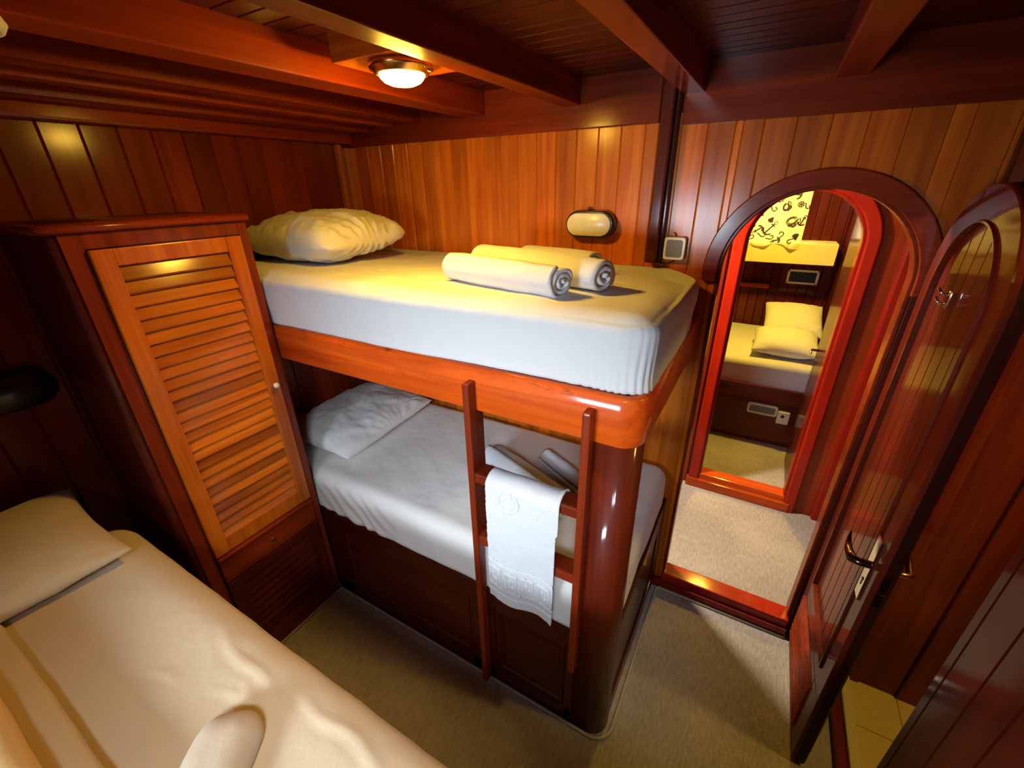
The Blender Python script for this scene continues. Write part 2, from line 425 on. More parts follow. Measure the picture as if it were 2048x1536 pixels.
# ledger + lamp block
bm = BM()
bx(bm, -0.905, -0.760, -1.3, 0.80, 2.160, 2.195, 0.003)
struct('trim_9', bm, W['honey_y'], 'flat ledger board along the beam before the lamp')
bm = BM()
bx(bm, -1.010, -0.762, 0.890, 1.130, 2.126, 2.195, 0.003)
struct('trim_10', bm, W['honey_x'], 'wooden block between two beams carrying the round lamp')
# header beam
bm = BM()
bx(bm, -1.945, -0.405, 1.712, 1.745, 2.034, 2.195, 0.003); bx(bm, -0.328, 1.42, 1.712, 1.745, 2.022, 2.195, 0.003)
struct('trim_11', bm, W['red_x'], 'wide header board under the ceiling on the back wall')
# pipe cover (dark vertical moulding)
bm = BM()
bx(bm, -0.392, -0.352, 1.672, 1.730, 1.578, 2.190, 0.006); bx(bm, -0.352, -0.340, 1.700, 1.730, 1.578, 2.190, 0.003)
struct('trim_12', bm, W['dark_z'], 'dark glossy vertical pipe cover on the back wall')
# corner post
bm = BM()
bx(bm, XL + 0.001, XL + 0.052, 1.665, 1.729, 0.70, 2.03, 0.006)
bx(bm, XL + 0.001, XL + 0.028, 1.640, 1.665, 0.70, 2.044, 0.004)
struct('trim_13', bm, W['pale_z'], 'worn pale corner post between left and back walls')

# ------------------------------------------------------------------ arch trims
def arch_ring(bm, cx, spr, r0, r1, y0, y1, zb0, n=40, bev=0.006, r=0.5, legs=True):
    """rounded flat arch moulding, cross section between r0..r1 and y0(front)..y1"""
    sec = [(r0, y1), (r0, y0 + bev), (r0 + bev * 0.4, y0 + bev * 0.3), (r0 + bev, y0), (r1 - bev, y0), (r1 - bev * .4, y0 + bev * .3), (r1, y0 + bev), (r1, y1)]
    path = []
    if legs: path.append(('l', zb0))
    for k in range(n + 1): path.append(('a', PI - PI * k / n))
    if legs: path.append(('r', zb0))
    rings = []
    for kind, q in path:
        ring = []
        for rr, yy in sec:
            if kind == 'l': ring.append((cx - rr, yy, q))
            elif kind == 'r': ring.append((cx + rr, yy, q))
            else: ring.append((cx + rr * math.cos(q), yy, spr + rr * math.sin(q)))
        rings.append(ring)
    return loft(bm, rings, r=r)
bm = BM()
arch_ring(bm, AX, SPR, AR, AO, YB - 0.022, YB + 0.004, 1.525, n=72, bev=0.004)
arch_ring(bm, AX, SPR, AR - 0.010, AR + 0.004, YB - 0.006, YB + 0.055, 0.09, bev=0.004, r=0.2)
struct('trim_14', bm, W['red_x'], 'arched moulding round the cabin doorway')
bm = BM(); bx(bm, AX + AR + 0.003, AX + AR + 0.050, YB - 0.012, YB + 0.002, 0.0, 1.53, 0.003)
struct('trim_19', bm, W['dark_z'], 'dark jamb strip behind the hinges of the cabin door')
bm = BM()
bx(bm, AX - AR, AX + AR, 1.690, 1.775, 0.0, 0.088, 0.008, r=0.9); bx(bm, AX - AR - .04, AX + AR, 1.676, 1.700, 0.0, 0.045, 0.006, r=0.1)
struct('trim_15', bm, W['crimson_z'], 'red raised sill of the cabin doorway')

# ------------------------------------------------------------------ hallway and far wall
FX, FR, FS, FY = 0.1405, 0.2475, 1.565, 2.63
bm = BM()
ff = lambda u, z, d: (u, FY + d, z)
planks(bm, -1.8, FX - FR - 0.07, 2.10, 0.0, ff, step=0.10)
planks(bm, FX + FR + 0.045, 1.3, 2.10, 0.0, ff, step=0.11)
planks(bm, FX - FR - 0.07, FX + FR + 0.045, 2.10, arch_cut(FR + 0.004, FX, FS), ff, step=0.09)
bx(bm, -1.8, FX - FR - 0.002, FY + 0.016, FY + 0.05, 0.0, 2.1); bx(bm, FX + FR + 0.002, 1.3, FY + 0.016, FY + 0.05, 0.0, 2.1)
for k in range(20):
    a0, a1 = PI * k / 20, PI * (k + 1) / 20
    xa, xb = FX - FR * math.cos(a0), FX - FR * math.cos(a1)
    za, zb = FS + FR * math.sin(a0), FS + FR * math.sin(a1)
    prism(bm, [(xa, za), (xb, zb), (xb, 2.1), (xa, 2.1)], ff, 0.016, 0.05, bev=0)
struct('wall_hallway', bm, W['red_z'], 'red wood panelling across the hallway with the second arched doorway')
bm = BM()
arch_ring(bm, FX, FS, FR, FR + 0.058, FY - 0.026, FY + 0.006, 0.0, n=60, bev=0.008, r=0.8)
arch_ring(bm, FX, FS, FR - 0.012, FR + 0.002, FY - 0.004, FY + 0.070, 0.0, bev=0.004, r=0.3)
struct('trim_16', bm, W['crimson_z'], 'arched red frame of the second doorway')
bm = BM()
bx(bm, FX - FR - 0.07, FX + FR + 0.03, FY - 0.035, FY + 0.008, 0.0, 0.062, 0.008, r=0.2)
bx(bm, FX - FR, FX + FR, FY - 0.012, FY + 0.075, 0.0, 0.100, 0.006, r=0.95)
struct('trim_17', bm, W['orange_x'], 'orange-red sill of the second doorway')
bm = BM()
bx(bm, FX + FR + 0.148, FX + FR + 0.20, FY - 0.03, FY + 0.01, 0.0, 2.1, 0.012)
struct('trim_18', bm, W['crimson_z'], 'vertical red batten right of the second doorway')
bm = BM()
for x0, x1, sy in ((-1.85, -1.8, 1), (1.3, 1.35, 1)):
    bx(bm, x0, x1, 1.78, 2.63, 0, 2.1)
bx(bm, -1.8, -0.15, 1.781, 1.80, 0.0, 2.1); bx(bm, AX + AR + 0.01, 1.3, 1.781, 1.80, 0, 2.1)
struct('wall_hallway_ends', bm, W['red_z'], 'wood walls closing the hallway')
# far cabin
bm = BM()
f2 = lambda u, z, d: (u, 4.46 + d, z)
planks(bm, -1.8, 0.52, 2.1, 0.0, f2, step=0.072, g=0.006)
bx(bm, -1.8, 1.5, 4.475, 4.52, 0, 2.1); bx(bm, -1.85, -1.8, 2.70, 4.5, 0, 2.1); bx(bm, 0.52, 0.56, 3.30, 4.46, 0, 2.1)
struct('wall_far', bm, W['dark_z'], 'dark plank wall behind the bed in the far cabin')
# curtained window there
bm = BM()
bx(bm, -0.75, 0.21, 4.44, 4.462, 1.42, 1.98, 0.004); 
struct('window_2', bm, plain('bright_pane', (0.9, 0.85, 0.7), 0.3, emit=(1, 0.90, 0.60), es=5.0), 'bright window of the far cabin behind its curtain')
bm = BM()
bx(bm, -0.9, 0.470, 4.20, 4.459, 1.235, 1.395, 0.006)
obj_ = tag(obj('window_shelf', bm, YCREAM, origin=(0, 4.3, 1.3)), 'cream painted window shelf under the patterned curtain in the far cabin', 'shelf')

# ------------------------------------------------------------------ soft goods helpers
def soft_box(x0, x1, y0, y1, z0, z1, rx_, ry_, rz, n=(60, 36, 10), fold=None, back=None):
    bm = BM()
    nx, ny, nz = n
    cache = {}
    def vert(i, j, k):
        key = (i, j, k)
        if key in cache: return cache[key]
        x = x0 + (x1 - x0) * i / nx; y = y0 + (y1 - y0) * j / ny; z = z0 + (z1 - z0) * k / nz
        rx, ry = rx_, ry_
        if back:
            sm = lambda t: (lambda c: c * c * (3 - 2 * c))(min(1.0, max(0.0, t)))
            wy_, wx_ = sm((y - y0) / (y1 - y0) * 1.6 - 0.5), sm((x - x0) / (x1 - x0) * 4 - 3)
            rx += (back[0] - rx_) * wy_ * wx_; ry += (back[1] - ry_) * wx_ * wy_
        ix = min(max(x, x0 + rx), x1 - rx); iy = min(max(y, y0 + ry), y1 - ry)
        rzz = rz
        iz = min(max(z, z0), z1 - rz)
        dx, dy = (x - ix) / rx, (y - iy) / ry
        dz = (z - iz) / (rz if z > iz else rz * 0.12)
        # plan first
        m = max(abs(dx), abs(dy)); l = math.hypot(dx, dy)
        if l > 1e-9: dx, dy = dx * m / l, dy * m / l
        l2 = math.hypot(dx, dy); m2 = max(l2, abs(dz)); L2 = math.hypot(l2, dz)
        if L2 > 1e-9: s = m2 / L2; dx, dy, dz = dx * s, dy * s, dz * s
        p = Vector((ix + dx * rx, iy + dy * ry, iz + dz * (rz if z > iz else rz * 0.12)))
        nr = Vector((dx, dy, dz))
        if nr.length < 1e-6:
            nr = Vector((0, 0, 1 if k == nz else -1)) if k in (0, nz) else Vector((0, 0, 0))
        nr = nr.normalized() if nr.length > 0 else nr
        if fold: p = fold(p, nr)
        cache[key] = bm.verts.new(p); return cache[key]
    # need dense samples near edges: remap indices by cosine
    fs = []
    def quad(a, b, c, d_): fs.append(bm.faces.new((vert(*a), vert(*b), vert(*c), vert(*d_))))
    for i in range(nx):
        for j in range(ny):
            quad((i, j, nz), (i + 1, j, nz), (i + 1, j + 1, nz), (i, j + 1, nz)); quad((i, j, 0), (i, j + 1, 0), (i + 1, j + 1, 0), (i + 1, j, 0))
    for i in range(nx):
        for k in range(nz):
            quad((i, 0, k), (i + 1, 0, k), (i + 1, 0, k + 1), (i, 0, k + 1)); quad((i, ny, k), (i, ny, k + 1), (i + 1, ny, k + 1), (i + 1, ny, k))
    for j in range(ny):
        for k in range(nz):
            quad((0, j, k), (0, j, k + 1), (0, j + 1, k + 1), (0, j + 1, k)); quad((nx, j, k), (nx, j + 1, k), (nx, j + 1, k + 1), (nx, j, k + 1))
    return bm
def pillow(loc, sx, sy, th, rot=(0, 0, 0), seed=0.0, n=44, wr=0.004, fan=0.0, sag=0.0, rnd=0.04, pw=0.55):
    """stuffed pillow with pinched corners and a seam; returns bmesh in world coords"""
    bm = BM(); M = Matrix.Translation(loc) @ (Matrix.Rotation(rot[2], 4, 'Z') @ Matrix.Rotation(rot[1], 4, 'Y') @ Matrix.Rotation(rot[0], 4, 'X'))
    G = {}
    for side in (1, -1):
        for i in range(n + 1):
            for j in range(n + 1):
                u, v = -1 + 2 * i / n, -1 + 2 * j / n
                u, v = math.sin(u * PI / 2) * .35 + u * .65, math.sin(v * PI / 2) * .35 + v * .65
                edge = i in (0, n) or j in (0, n)
                if edge and side == -1: G[side, i, j] = G[1, i, j]; continue
                pin = 1 - 0.055 * (1 - v * v) * abs(u) ** 6; pin2 = 1 - 0.075 * (1 - u * u) * abs(v) ** 6
                x, y = u * sx / 2 * pin * math.sqrt(1 - rnd * v ** 6), v * sy / 2 * pin2 * math.sqrt(1 - rnd * u ** 6)
                prof = max(0.0, (1 - abs(u) ** 2.8)) ** pw * max(0.0, (1 - abs(v) ** 2.8)) ** pw
                z = prof * th / 2 * (1.0 if side > 0 else 0.75)
                q = Vector((x, y, z * side))
                nz = fbm((x, y, 0), 9, seed + side * 3) * wr * 1.6
                rdg = abs(noise.noise(Vector((x * 20 + y * 6 + seed + 2 * noise.noise(Vector((x * 6, y * 6, 3))), y * 7 - abs(x) * 6, seed))))
                nz += -rdg * wr * 2.2 * (0.3 + abs(u) ** 2) if side > 0 else 0
                if fan:   # folds radiating from the short ends
                    a = math.atan2(y, (abs(x) - sx * 0.62)); nz += math.sin(a * 21 + seed + 1.5 * noise.noise(Vector((x * 8, y * 8, seed)))) * fan * (abs(u) ** 2) * (1 - abs(v) ** 3)
                q.z += nz * min(1, prof * 2.2)
                q.z -= sag * (x / sx * 2) ** 2
                if edge: q.z += fbm((x, y, 0), 14, seed) * 0.004
                G[side, i, j] = bm.verts.new(M @ q)
    for side in (1, -1):
        for i in range(n):
            for j in range(n):
                a = [G[side, i, j], G[side, i + 1, j], G[side, i + 1, j + 1], G[side, i, j + 1]]
                bm.faces.new(a if side > 0 else a[::-1])
    return bm
def towel_roll(a, b, rad, turns=3.2, th=0.009, seed=0.0, flat=0.85, nl=46, taper=0.0, spiral_sign=1, start=0.0, floorz=None):
    """rolled towel from a to b (axis ends)"""
    bm = BM(); a = Vector(a); b = Vector(b); ax = (b - a); L = ax.length; t = ax.normalized()
    side = t.cross(Vector((0, 0, 1))).normalized(); up = side.cross(t).normalized()
    steps = int(turns * 26)
    prof = []
    r0 = rad * 0.16
    def rr(k): return r0 + (rad - r0) * (k / steps)
    out, inn = [], []
    for k in range(steps + 1):
        an = start + spiral_sign * 2 * PI * turns * k / steps; r = rr(k) * (1 + 0.05 * noise.noise(Vector((math.cos(an) * 1.6, math.sin(an) * 1.6, seed))))
        pitch = (rad - r0) / turns; h = min(th, pitch * 0.84) / 2
        out.append((an, r)); inn.append((an, r - 2 * h))
    sec = out + inn[::-1]
    rings = []
    for i in range(nl + 1):
        s = i / nl; ring = []
        bulge = 1 + 0.07 * math.sin(s * PI) - taper * s
        for q, (an, r) in enumerate(sec):
            e = 1.0
            if i == 0 or i == nl: pass
            wob = 1 + 0.06 * noise.noise(Vector((math.cos(an) * 1.3 + seed, math.sin(an) * 1.3, s * 5)))
            x = math.cos(an) * r * bulge * wob; z = math.sin(an) * r * bulge * flat * wob
            endj = (0.010 * noise.noise(Vector((an * 0.6, seed, i * 0.01))) + 0.010 * (1 - r / rad)) * (1 if i == nl else (-1 if i == 0 else 0))
            p = a + t * (L * s + endj) + side * x + up * z
            if floorz is not None and p.z < floorz: p.z = floorz + (p.z - floorz) * 0.02
            ring.append(p)
        rings.append(ring)
    loft(bm, rings, cap=False)
    n = len(sec); h = n // 2
    R0 = [v for v in bm.verts][:n]; R1 = [v for v in bm.verts][-n:]
    for k in range(h - 1):
        bm.faces.new((R0[k], R0[k + 1], R0[n - 2 - k], R0[n - 1 - k])); bm.faces.new((R1[k], R1[n - 1 - k], R1[n - 2 - k], R1[k + 1]))
    return bm

# ------------------------------------------------------------------ bunk bed
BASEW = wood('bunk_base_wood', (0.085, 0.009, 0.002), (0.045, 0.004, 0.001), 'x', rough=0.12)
BK = root('bunk_bed', (-0.9, 0.90, 0), 'varnished mahogany bunk bed built against the plank wall, with rounded corner post', 'bunk bed')
YF = 0.903
rc = 0.062; X1 = -0.172
def ell(inset, z, r, x0=-1.945, yb=1.729):
    """plan outline of the L-shaped (front + foot) rounded corner, from left front to back"""
    return None
# upper side rail + rounded corner + foot rail as one swept board
def swept_board(bm, path, zs, th, bev=0.006):
    """path: list of (x, y, nx, ny) outward normals; zs: (z0, z1) ; th thickness inward"""
    rings = []
    for (x, y, nx, ny, z0, z1) in path:
        sec = [(0, z0 + bev), (0, z1 - bev), (-bev, z1), (-th + bev, z1), (-th, z1 - bev), (-th, z0 + bev), (-th + bev, z0), (-bev, z0)]
        rings.append([(x + nx * d_, y + ny * d_, z) for d_, z in sec])
    loft(bm, rings)
def cpath(x0, x1, yf, yb, r, z0, z1, n=12):
    P = [(x0, yf, 0, -1, z0, z1), ((x0 + x1) / 2, yf, 0, -1, z0, z1)]
    for k in range(n + 1):
        a = PI / 2 * k / n
        P.append((x1 - r + r * math.sin(a), yf + r - r * math.cos(a), math.sin(a), -math.cos(a), z0, z1))
    P.append((x1, yb, 1, 0, z0, z1)); return P
bm = BM(); swept_board(bm, cpath(-1.942, X1, YF - 0.004, 1.728, rc, 1.252, 1.392), None, 0.030, 0.007)
o = obj('upper_rail', bm, W['orange_x'], BK, True); o['label'] = 'orange-brown upper rail with dark worn scratches on its top edge'
bm = BM(); bx(bm, -1.942, X1 - 0.032, YF + 0.028, 1.728, 1.360, 1.390)
obj('bunk_board', bm, W['dark_x'], BK)
# corner post, rounded
bm = BM()
rings = []
for z in (0.0, 1.252):
    ring = []
    for k in range(13):
        a = PI / 2 * k / 12; ring.append((X1 - 0.004 - rc + rc * math.sin(a), YF + rc - rc * math.cos(a), z))
    ring += [(X1 - 0.004, YF + 0.075, z), (X1 - 0.030, YF + 0.075, z), (X1 - 0.045, YF + 0.035, z), (-0.302, YF + 0.030, z), (-0.302, YF, z)]
    rings.append(ring)
loft(bm, rings)
o = obj('corner_post', bm, wood('post_mahogany', (0.17, 0.018, 0.003), (0.085, 0.008, 0.0015), 'z', rough=0.1), BK, True)
o.data.attributes.active = None if False else o.data.attributes.active
# base
bm = BM()
bx(bm, -1.942, -0.302, YF + 0.012, YF + 0.030, 0.0, 0.505)
bx(bm, -1.56, -0.302, YF, YF + 0.013, 0.43, 0.512, 0.003)          # top rail
bx(bm, -1.56, -0.302, YF, YF + 0.013, 0.0, 0.075, 0.003)           # bottom rail
for x0, x1 in ((-1.56, -1.45), (-0.735, -0.625), (-0.330, -0.302)):
    bx(bm, x0, x1, YF, YF + 0.013, 0.0, 0.43, 0.003)
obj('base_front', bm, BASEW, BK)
for i, (x0, x1) in enumerate(((-1.445, -0.740), (-0.620, -0.335))):
    bm = BM()
    poly = lambda k: [(x0 + k, .08 + k), (x1 - k, .08 + k), (x1 - k, .425 - k), (x0 + k, .425 - k)]
    rings = [[(u, YF + dy, v) for u, v in poly(k)] for k, dy in ((0.0, 0.012), (0.004, 0.004), (0.016, 0.004), (0.020, 0.010), (0.045, 0.004), (0.05, 0.004))]
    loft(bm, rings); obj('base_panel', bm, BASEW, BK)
bm = BM()
bx(bm, X1 - 0.040, X1 - 0.022, YF + 0.07, 1.728, 0.0, 0.50)
bx(bm, X1 - 0.024, X1 - 0.008, YF + 0.075, 1.728, 0.405, 0.512, 0.003)
bx(bm, X1 - 0.024, X1 - 0.008, YF + 0.075, 1.728, 0.0, 0.09, 0.003)
bx(bm, X1 - 0.024, X1 - 0.008, 1.62, 1.728, 0.0, 0.42, 0.003)
bx(bm, X1 - 0.027, X1 - 0.015, YF + 0.12, 1.60, 0.11, 0.385, 0.006)
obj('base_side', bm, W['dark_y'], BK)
bm = BM(); bx(bm, -1.942, X1 - 0.045, YF + 0.032, 1.728, 0.485, 0.512); obj('bunk_board', bm, W['dark_x'], BK)

# mattresses
def upper_fold(p, n):
    q = p.copy()
    s = 0.004 * fbm(p, 3.2, 1.0) + 0.0016 * fbm(p, 11, 4.0)
    q += n * s
    q.y += 0.018 * max(0.0, 1 - (p.y - 0.904) / 0.12) * min(1, max(0, (p.x + 0.95) / 0.45))
    if n.z < 0.5:
        # gathered sheet folds at the right front corner, tightening to the bottom
        t = max(0, 1 - abs(p.x + 0.235) / 0.20) * max(0, 1 - (p.y - 0.92) / 0.24)
        zz = max(0, min(1, (1.56 - p.z) / 0.16))
        if p.x > -0.40:
            ang = math.atan2(p.y - 0.99, p.x + 0.26)
            c = ang * 15 + p.z * 16 + 4.5 * noise.noise(p * 7)
            q += n * (0.0060 * (abs(math.sin(c)) ** 0.7 - 0.5) * min(1, t * 1.6) * (0.10 + zz * 0.9))
        q += n * 0.0018 * math.sin(p.x * 60 + p.z * 40 + 3 * noise.noise(p * 4)) * zz * max(0, noise.noise(Vector((p.x * 2.2, 5, 1))) + .2)
        q += n * 0.005 * min(1, max(0, (p.z - 1.43) / 0.06))
    else:
        q.z += -0.030 * max(0, (p.y - 1.05) / .65) - 0.012 * max(0, (p.x + .5) / .3) * max(0, (p.y - 1.2) / .4)
        q.z += 0.003 * noise.noise(Vector((p.x * 5, p.y * 16, 2)))
    return q
bm = soft_box(-1.935, -0.176, 0.904, 1.722, 1.3932, 1.580, 0.075, 0.070, 0.045, n=(300, 130, 26), fold=upper_fold, back=(0.20, 0.24))
o = obj('mattress', bm, SHEET, None, True, origin=(-1.0, 1.3, 1.394)); tag(o, 'thick mattress in a white fitted sheet on the upper bunk', 'mattress')
def lower_fold(p, n):
    q = p.copy()
    q += n * (0.004 * fbm(p, 3.0, 7.0) + 0.0015 * fbm(p, 12, 3.0))
    # diagonal gathers at the left front edge
    t = max(0, 1 - abs(p.x + 1.33) / 0.26) * max(0, 1 - (p.y - 0.92) / 0.22)
    if t > 0:
        c = (p.x * 0.9 + (p.z) * 1.1 - (p.y - 0.92) * 0.8) * 78 + 3.0 * noise.noise(p * 7)
        q += n * 0.0060 * math.sin(c) * t ** 0.8 * max(0.0, 1 - n.z * 1.3)
    if n.z > 0.5: q.z += 0.003 * noise.noise(Vector((p.x * 6 + p.y * 9, p.y * 4 - p.x * 3, 2)))
    return q
bm = soft_box(-1.935, -0.190, 0.910, 1.722, 0.514, 0.704, 0.07, 0.06, 0.055, n=(150, 70, 16), fold=lower_fold)
o = obj('mattress', bm, cloth('lower_sheet', (0.80, 0.78, 0.74), 14, 0.35, 0.01), None, True, origin=(-1.0, 1.3, 0.515)); tag(o, 'mattress in a white fitted sheet on the lower bunk', 'mattress')

# ladder
LW = wood('ladder_wood', (0.26, 0.030, 0.005), (0.14, 0.013, 0.003), 'z', rough=0.12)
LD = root('bunk_ladder', (-0.48, 0.88, 0.36), 'short dark mahogany ladder fixed to the front of the bunks, holding a towel', 'ladder')
for x in (-0.655, -0.298):
    bm = BM(); bx(bm, x - 0.0115, x + 0.0115, 0.862, 0.898, 0.02 if x < -.5 else 0.36, 1.352, 0.005, r=0.7); bx(bm, x - 0.0115, x + 0.0115, 0.893, 0.932, 0.725, 1.250, 0.004, r=0.3); obj('ladder_rail', bm, LW, LD)
for z in (1.038, 0.788):
    bm = BM(); bx(bm, -0.6445, -0.3085, 0.866, 0.928, z - 0.020, z + 0.016, 0.006); obj('rung', bm, LW, LD)

# hanging towel on top rung, with relief pattern
def key_relief(u, s):
    """u across (0..1), s metres up from the hem; embossed greek-key band plus a round emblem"""
    h = 0.0
    def line(d, w=0.0045): return max(0.0, 1 - (d / w) ** 2) if abs(d) < w else 0.0
    x = u * 0.235
    if 0.055 < s < 0.155:
        px = (x % 0.060); t = s - 0.065
        segs = [((0.0, 0.0), (0.052, 0.0)), ((0.0, 0.0), (0.0, 0.075)), ((0.0, 0.075), (0.04, 0.075)), ((0.04, 0.075), (0.04, 0.03)), ((0.04, 0.03), (0.018, 0.03)), ((0.018, 0.03), (0.018, 0.052))]
        for (ax_, ay), (bx_, by) in segs:
            vx, vy = bx_ - ax_, by - ay; tt = max(0, min(1, ((px - ax_) * vx + (t - ay) * vy) / (vx * vx + vy * vy + 1e-9)))
            dd = math.hypot(px - ax_ - vx * tt, t - ay - vy * tt); h = max(h, line(dd))
    h = max(h, line(s - 0.035) * .7, line(s - 0.168) * .7)
    dd = math.hypot(x - 0.075, s - 0.425); h = max(h, line(dd - 0.034) * .9, line(dd - 0.018) * .5)
    return h
bm = BM()
NU, NS = 130, 260
front, back, top = 0.455, 0.06, PI * 0.034
tot = front + top + back
G = []
zt, yc, rr_ = 1.030, 0.897, 0.034
for j in range(NS + 1):
    s = tot * j / NS; row = []
    for i in range(NU + 1):
        u = i / NU; x = -0.598 + 0.236 * u
        drop = 0
        if s < front:
            zz = zt - front + s; hang = 1 - s / front
            p = Vector((x + 0.012 * hang * (u - .3) * -1, yc - rr_ - 0.0 - 0.012 * hang * math.sin(u * 5 + 1) * 0.6 - 0.004, zz - 0.022 * u * hang - 0.010 * math.sin(u * 7 - 1) * hang))
            p.y -= 0.0055 * key_relief(u, s)
            p.y += 0.003 * fbm((x, zz, 0), 12, 3)
        elif s < front + top:
            a = (s - front) / rr_; p = Vector((x, yc - (rr_ + .004 * (1 - a / PI)) * math.cos(a), zt + rr_ * 0.86 * math.sin(a)))
            p.z += 0.002 * fbm((x, s, 0), 14)
        else:
            q = s - front - top; p = Vector((x, yc + rr_ + 0.003, zt - q))
        if u > 0.96 and s > front * .8: p.z += 0.010 * (u - .96) / .04; p.x += 0.006 * (u - .96) / .04
        p.y -= 0.0013 * noise.noise(Vector((x * 260, s * 260, 0)))
        row.append(bm.verts.new(p))
    G.append(row)
for j in range(NS):
    for i in range(NU): bm.faces.new((G[j][i], G[j][i + 1], G[j + 1][i + 1], G[j + 1][i]))
o = obj('hanging_towel', bm, TOWEL, None, True, origin=(-0.48, 0.87, 1.05))
tag(o, 'white terry towel with an embossed key border hanging over the top ladder rung', 'towel')
sm = o.modifiers.new('thick', 'SOLIDIFY'); sm.thickness = 0.006; sm.offset = 1

# pillows
o = obj('pillow', pillow((-1.670, 1.29, 1.660), 0.56, 0.50, 0.215, (0.03, 0.0, 0.04), 2.0, n=90, wr=0.009, fan=0.005, rnd=0.20, pw=0.48), PILLOW, None, True, origin=(-1.6, 1.3, 1.6))
tag(o, 'plump wrinkled white pillow at the head of the upper bunk, in lamp light', 'pillow')
o = obj('pillow', pillow((-1.672, 1.295, 0.778), 0.47, 0.64, 0.165, (-0.0, 0.05, 0.06), 5.0, n=70, wr=0.006, fan=0.0025), cloth('lower_pillow_cotton', (0.84, 0.83, 0.80), 22, 0.35, 0.008), None, True, origin=(-1.66, 1.3, 0.71))
tag(o, 'flat white pillow at the head of the lower bunk, below the upper rail', 'pillow')

# towels on the upper bunk
def put(bm, name, label, mat, cat, origin, group=None):
    return tag(obj(name, bm, mat, None, True, origin=origin), label, cat, group)
ZT = 1.572
put(towel_roll((-0.860, 1.130, ZT + 0.045), (-0.452, 1.045, ZT + 0.044), 0.058, 3.2, 0.010, 1.0, flat=0.82, floorz=ZT), 'rolled_towel', 'white rolled towel in front of the others on the upper bunk, spiral end showing', TOWEL, 'towel', (-.66, 1.12, ZT))
put(towel_roll((-0.870, 1.300, ZT + 0.046), (-0.378, 1.160, ZT + 0.044), 0.066, 2.6, 0.013, 3.0, flat=0.78, floorz=ZT - 0.004), 'rolled_towel', 'looser white rolled towel lying behind the front roll on the upper bunk', TOWEL, 'towel', (-.63, 1.26, ZT))
put(towel_roll((-0.800, 1.500, ZT + 0.030), (-0.505, 1.430, ZT + 0.028), 0.052, 2.5, 0.011, 6.0, floorz=ZT - 0.012), 'rolled_towel', 'white rolled towel at the back of the three, nearest the oval lamp', TOWEL, 'towel', (-.65, 1.47, ZT))

# towels on the lower bunk
ZL = 0.706
put(towel_roll((-0.885, 1.355, ZL + 0.052), (-0.455, 1.195, ZL + 0.048), 0.074, 2.2, 0.014, 8.0, flat=0.80, taper=0.10, floorz=ZL), 'rolled_towel', 'white rolled towel lying on the lower bunk behind the ladder, the larger one', TOWEL, 'towel', (-.7, 1.33, ZL))
put(towel_roll((-0.690, 1.475, ZL + 0.034), (-0.455, 1.352, ZL + 0.032), 0.046, 2.0, 0.011, 9.0, flat=0.85, floorz=ZL + 0.001), 'rolled_towel', 'small white rolled towel near the wall on the lower bunk', TOWEL, 'towel', (-.56, 1.43, ZL))
def wad(p, n):
    q = p.copy(); q += n * (0.010 * fbm(p, 14, 2)); return q
put(soft_box(-0.885, -0.72, 1.14, 1.29, ZL, ZL + 0.06, 0.05, 0.05, 0.03, n=(26, 22, 8), fold=wad), 'folded_towel', 'small white folded towel on the lower bunk just behind the top ladder rung', TOWEL, 'towel', (-.8, 1.21, ZL))

# ------------------------------------------------------------------ wardrobe
XW = -1.563
WR = root('wardrobe', (-1.75, 0.64, 0), 'mahogany wardrobe with louvred door standing between the double bed and the bunks', 'wardrobe')
bm = BM()
ring = []
rings = []
rw = 0.022
for z in (0.0, 1.755):
    ring = [(-1.940, 0.388, z)]
    for k in range(7):
        a = PI / 2 * k / 6; ring.append((XW - rw + rw * math.sin(a), 0.388 + rw - rw * math.cos(a), z))
    ring += [(XW, 0.895, z), (-1.940, 0.895, z)]
    rings.append(ring)
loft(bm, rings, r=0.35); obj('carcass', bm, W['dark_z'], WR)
bm = BM()
fxw = lambda u, z, d: (XW + 0.0005 + 0.004 - d, u, z)
for a in ((0.412, 0.456, 0.0, 1.755), (0.862, 0.894, 0.0, 1.755), (0.456, 0.862, 1.715, 1.755), (0.456, 0.862, 0.0, 0.05)):
    bx(bm, XW, XW + 0.006, a[0], a[1], a[2], a[3], 0.0015, r=0.5)
obj('face_frame', bm, W['red_z'], WR)
